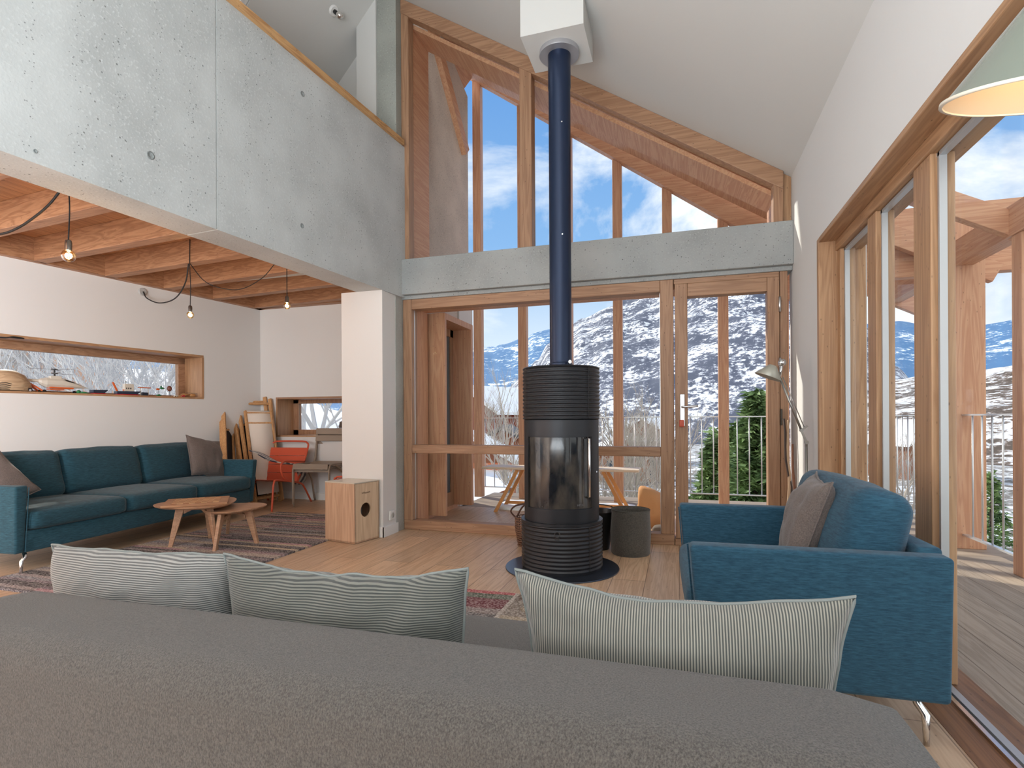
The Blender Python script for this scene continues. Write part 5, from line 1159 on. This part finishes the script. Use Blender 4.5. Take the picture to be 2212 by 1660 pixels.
# body along local x (towards the right end of the sill)
m = MB(); k = .9
prof = [(-.27, .118, .012, .008), (-.13, .112, .020, .014), (-.11, .105, .040, .026), (-.07, .100, .062, .036), (.06, .100, .064, .036), (.10, .094, .056, .034), (.18, .080, .034, .024), (.25, .066, .010, .008), (.28, .062, .003, .003)]
rings = []
for x, zc, hh_, ww in prof: rings.append([m.bm.verts.new((x, ww*math.cos(a), zc+hh_*math.sin(a)*.8)) for a in [2*math.pi*i/8+math.pi/8 for i in range(8)]])
for a, b in zip(rings[:-1], rings[1:]):
    for i in range(8): m.bm.faces.new((a[i], a[(i+1) % 8], b[(i+1) % 8], b[i]))
m.bm.faces.new(rings[0]); m.bm.faces.new(rings[-1][::-1]); m.build('fuselage', WHT, hel)
MB().box(-.05, .14, -.035, .035, .045, .060).box(-.05, .06, -.036, .036, .03, .040).build('belly', ORG, hel, bevel=.002)
MB().prism([(.07, -.030, .135), (.13, -.026, .118), (.16, -.02, .105), (.10, -.028, .100)], (0, .056, 0)).build('canopy', DRK, hel)
MB().box(-.04, .05, -.022, .022, .135, .165).build('engine', WHT, hel, bevel=.004)
MB().tube([(0, 0, .16), (0, 0, .235)], .007, 10).lathe([(.001, .185), (.024, .185), (.024, .195), (.001, .195)], 14).lathe([(.001, .222), (.026, .222), (.026, .232), (.001, .232)], 14).build('rotor_mast', DRK, hel)
for zz, a0_ in ((.190, .3), (.227, .9)):
    m = MB(); 
    for i in range(3):
        a = a0_+i*2.094; m.bar((.02*math.cos(a), .02*math.sin(a), zz), (.19*math.cos(a), .19*math.sin(a), zz), .014, .003)
    m.build('rotor', plain('rotor_grey', (.22, .22, .23), .4), hel)
for x, y in ((-.10, -.04), (-.10, .04), (.16, 0)):
    MB().tube([(x, y-.007, .016), (x, y+.007, .016)], .016, 14).build('wheel', DRK, hel)
MB().bar((-.20, -.02, .085), (-.11, -.04, .020), .010, .014).bar((-.20, .02, .085), (-.11, .04, .020), .010, .014).build('strut', ORG, hel)
MB().bar((-.24, 0, .10), (-.25, 0, .15), .006, .03).build('tail_fin', WHT, hel)
# banded wooden drum-shaped object
wo_ = toy('wooden_helmet', 'pale banded wooden helmet at the left end of the window sill', 12, .14, cat='helmet')
m = MB(); m.lathe([(.001, .20), (.06, .19), (.12, .15), (.155, .08), (.165, .012), (.158, .010), (.145, .08), (.11, .14), (.001, .185)], 32, Matrix.Rotation(R(0), 4, 'X') @ Matrix.Diagonal((1.15, .8, 1, 1)), cap=False); m.build('shell', wood('toy_birch', srgb(170, 140, 110), srgb(212, 184, 150), 'X', .5), wo_, smooth=True)
m = MB()
for k_ in range(4): m.tube([(x_*1.15, -.115+.0*k_, 0) for x_ in ()] or [(-.17+.004*k_, -.1, .012+.016*k_), (-.05, -.135, .02+.018*k_), (.08, -.10, .012+.012*k_)], .003, 6)
m.build('bands', DRK, wo_)
for k_, px in enumerate((52, 64)):
    t = toy('rolling_toy', 'loose grey toy wheel on the sill between helmet and helicopter, %s one' % ('left', 'right')[k_], px, .05, group='loose toy wheels')
    MB().tube([(0, -.010, .019), (0, .010, .019)], .019, 18).build('tyre', DRK, t, smooth=True, auto=40); MB().tube([(0, -.011, .019), (0, .011, .019)], .010, 14).build('hub', plain('hub_grey', (.45, .44, .46), .4), t, smooth=True, auto=40)
t = toy('toy_dinosaur', 'small green toy figure lying on the sill right of the helicopter', 170, .07)
MB().sphere((0, 0, .020), .020, 10, (1.0, .8, .9)).build('head', GRN, t, smooth=True); MB().tube([(.01, 0, .014), (.06, 0, .012), (.11, .01, .006)], [.012, .010, .004], 8).build('body', GRN, t, smooth=True)
def brickship(label, px, L_, hullc, rz=0, o_=.10, crane=False, cabin=None, red=True):
    t = toy('toy_ship', label, px, o_, rz, 'toy ship')
    m = MB(); m.prism([(-L_/2, -.03, .016), (L_/2-.04, -.03, .016), (L_/2, -.03, .05), (-L_/2, -.03, .045)], (0, .06, 0)); m.build('hull', hullc, t, bevel=.003)
    if red: MB().box(-L_/2+.005, L_/2-.03, -.033, .033, .0, .016).build('keel', REDT, t, bevel=.002)
    if cabin:
        MB().box(*cabin[:2], -.022, .022, .048, cabin[2]).build('cabin', WHT, t, bevel=.002)
        MB().box(cabin[0]-.006, cabin[0]+.02, -.012, .012, .052, .066).build('hatch', ORG, t, bevel=.002)
        m = MB(); [m.box(cabin[0]+.012+.02*i, cabin[0]+.022+.02*i, -.0235, .0235, .07, .085) for i in range(3)]; m.build('ports', DRK, t)
        MB().tube([(cabin[0]+.02, 0, cabin[2]), (cabin[0]+.02, 0, cabin[2]+.03)], .003, 6).bar((cabin[0], 0, cabin[2]+.018), (cabin[0]+.045, 0, cabin[2]+.018), .004, .003).build('mast', DRK, t)
    if crane: MB().bar((-.10, 0, .04), (-.145, 0, .135), .016, .014).build('crane_arm', ORG, t, bevel=.002)
    return t
brickship('dark blue toy speedboat on the sill, left of the ship with the white cabin', 214, .15, BLU, R(8), .08)
brickship('toy ship with white cabin and orange crane arm on the window sill', 276, .24, BLU, 0, .12, True, (-.04, .05, .125))
t = toy('toy_platform', 'small toy frame with an orange deck on the sill, right of the toy ship', 312, .16); m = MB()
for x in (-.04, .04): m.tube([(x, 0, 0), (x, 0, .092)], .004, 6)
m.build('posts', WHT, t); MB().box(-.06, .06, -.02, .02, .09, .10).build('deck', ORG, t, bevel=.002); MB().box(-.03, .03, -.016, .016, .0, .045).build('block', BLU, t, bevel=.002)
t = toy('toy_bird', 'orange and green toy bird on a thin stand, left of the brown ball', 350, .14)
MB().tube([(-.03, 0, 0), (-.04, 0, .07)], .002, 6).build('stand', DRK, t); MB().sphere((-.045, 0, .085), .016, 10, (1.4, .7, .7)).build('body', ORG, t, smooth=True); MB().sphere((.0, 0, .098), .018, 10, (1.6, .8, .6)).sphere((-.01, 0, .115), .009, 8).build('wing', GRN, t, smooth=True)
t = toy('toy_balloon', 'brown ball-shaped toy on a small stand near the right end of the sill', 366, .14)
MB().sphere((.0, 0, .098), .030, 14, (.85, .8, 1.05)).build('ball', plain('toy_brown', srgb(120, 70, 56), .45), t, smooth=True); MB().tube([(.01, 0, 0), (.0, 0, .075)], .003, 6).lathe([(.001, 0), (.016, 0), (.016, .006), (.001, .006)], 12, G(.01, 0, 0)).build('stand', DRK, t)
for k_, (px, c_, lb) in enumerate([(343, GRN, 'tiny green toy car on the sill below the toy bird'), (380, WHT, 'tiny white toy car on the sill, left of the little tan helicopter'), (396, REDT, 'tiny red toy car on the sill, nearest the little tan helicopter')]):
    t = toy('toy_car', lb, px, .045, group='tiny toy cars'); MB().box(-.022, .022, -.011, .011, .006, .016).box(-.010, .012, -.009, .009, .016, .025).build('body', c_, t, bevel=.002); m = MB()
    for x in (-.013, .013):
        for y in (-.011, .011): m.tube([(x, y-.002, .006), (x, y+.002, .006)], .006, 8)
    m.build('wheels', DRK, t)
t = toy('small_toy_helicopter', 'little tan toy helicopter at the right end of the window sill', 412, .06, cat='toy helicopter')
MB().sphere((.02, 0, .028), .026, 12, (1.5, .8, .8)).build('cabin', TAN, t, smooth=True); MB().tube([(-.01, 0, .03), (-.09, 0, .036)], [.010, .003], 8).build('tail', TAN, t, smooth=True); MB().tube([(.015, 0, .045), (.015, 0, .056)], .002, 6).bar((-.05, 0, .056), (.08, 0, .056), .006, .002).build('rotor', DRK, t)
MB().tube([(-.02, -.016, .003), (.06, -.016, .003)], .002, 6).tube([(-.02, .016, .003), (.06, .016, .003)], .002, 6).build('skids', DRK, t)
t = toy('toy_ramp', 'small tan wooden toy ramp standing on the sill in the window corner', 388, .2); MB().prism([(-.06, -.02, 0), (.05, -.02, 0), (.05, -.02, .055)], (0, .04, 0)).build('ramp', TAN, t)

# ---------- back wall behind the viewer
m = MB(); m.box(-7.4, -2.7, -3.35, -3.2, 0, 2.6); m.box(-2.7, XR+.26, -3.35, -3.2, 0, 4.9)
S(m.build('wall_rear', WHITE))
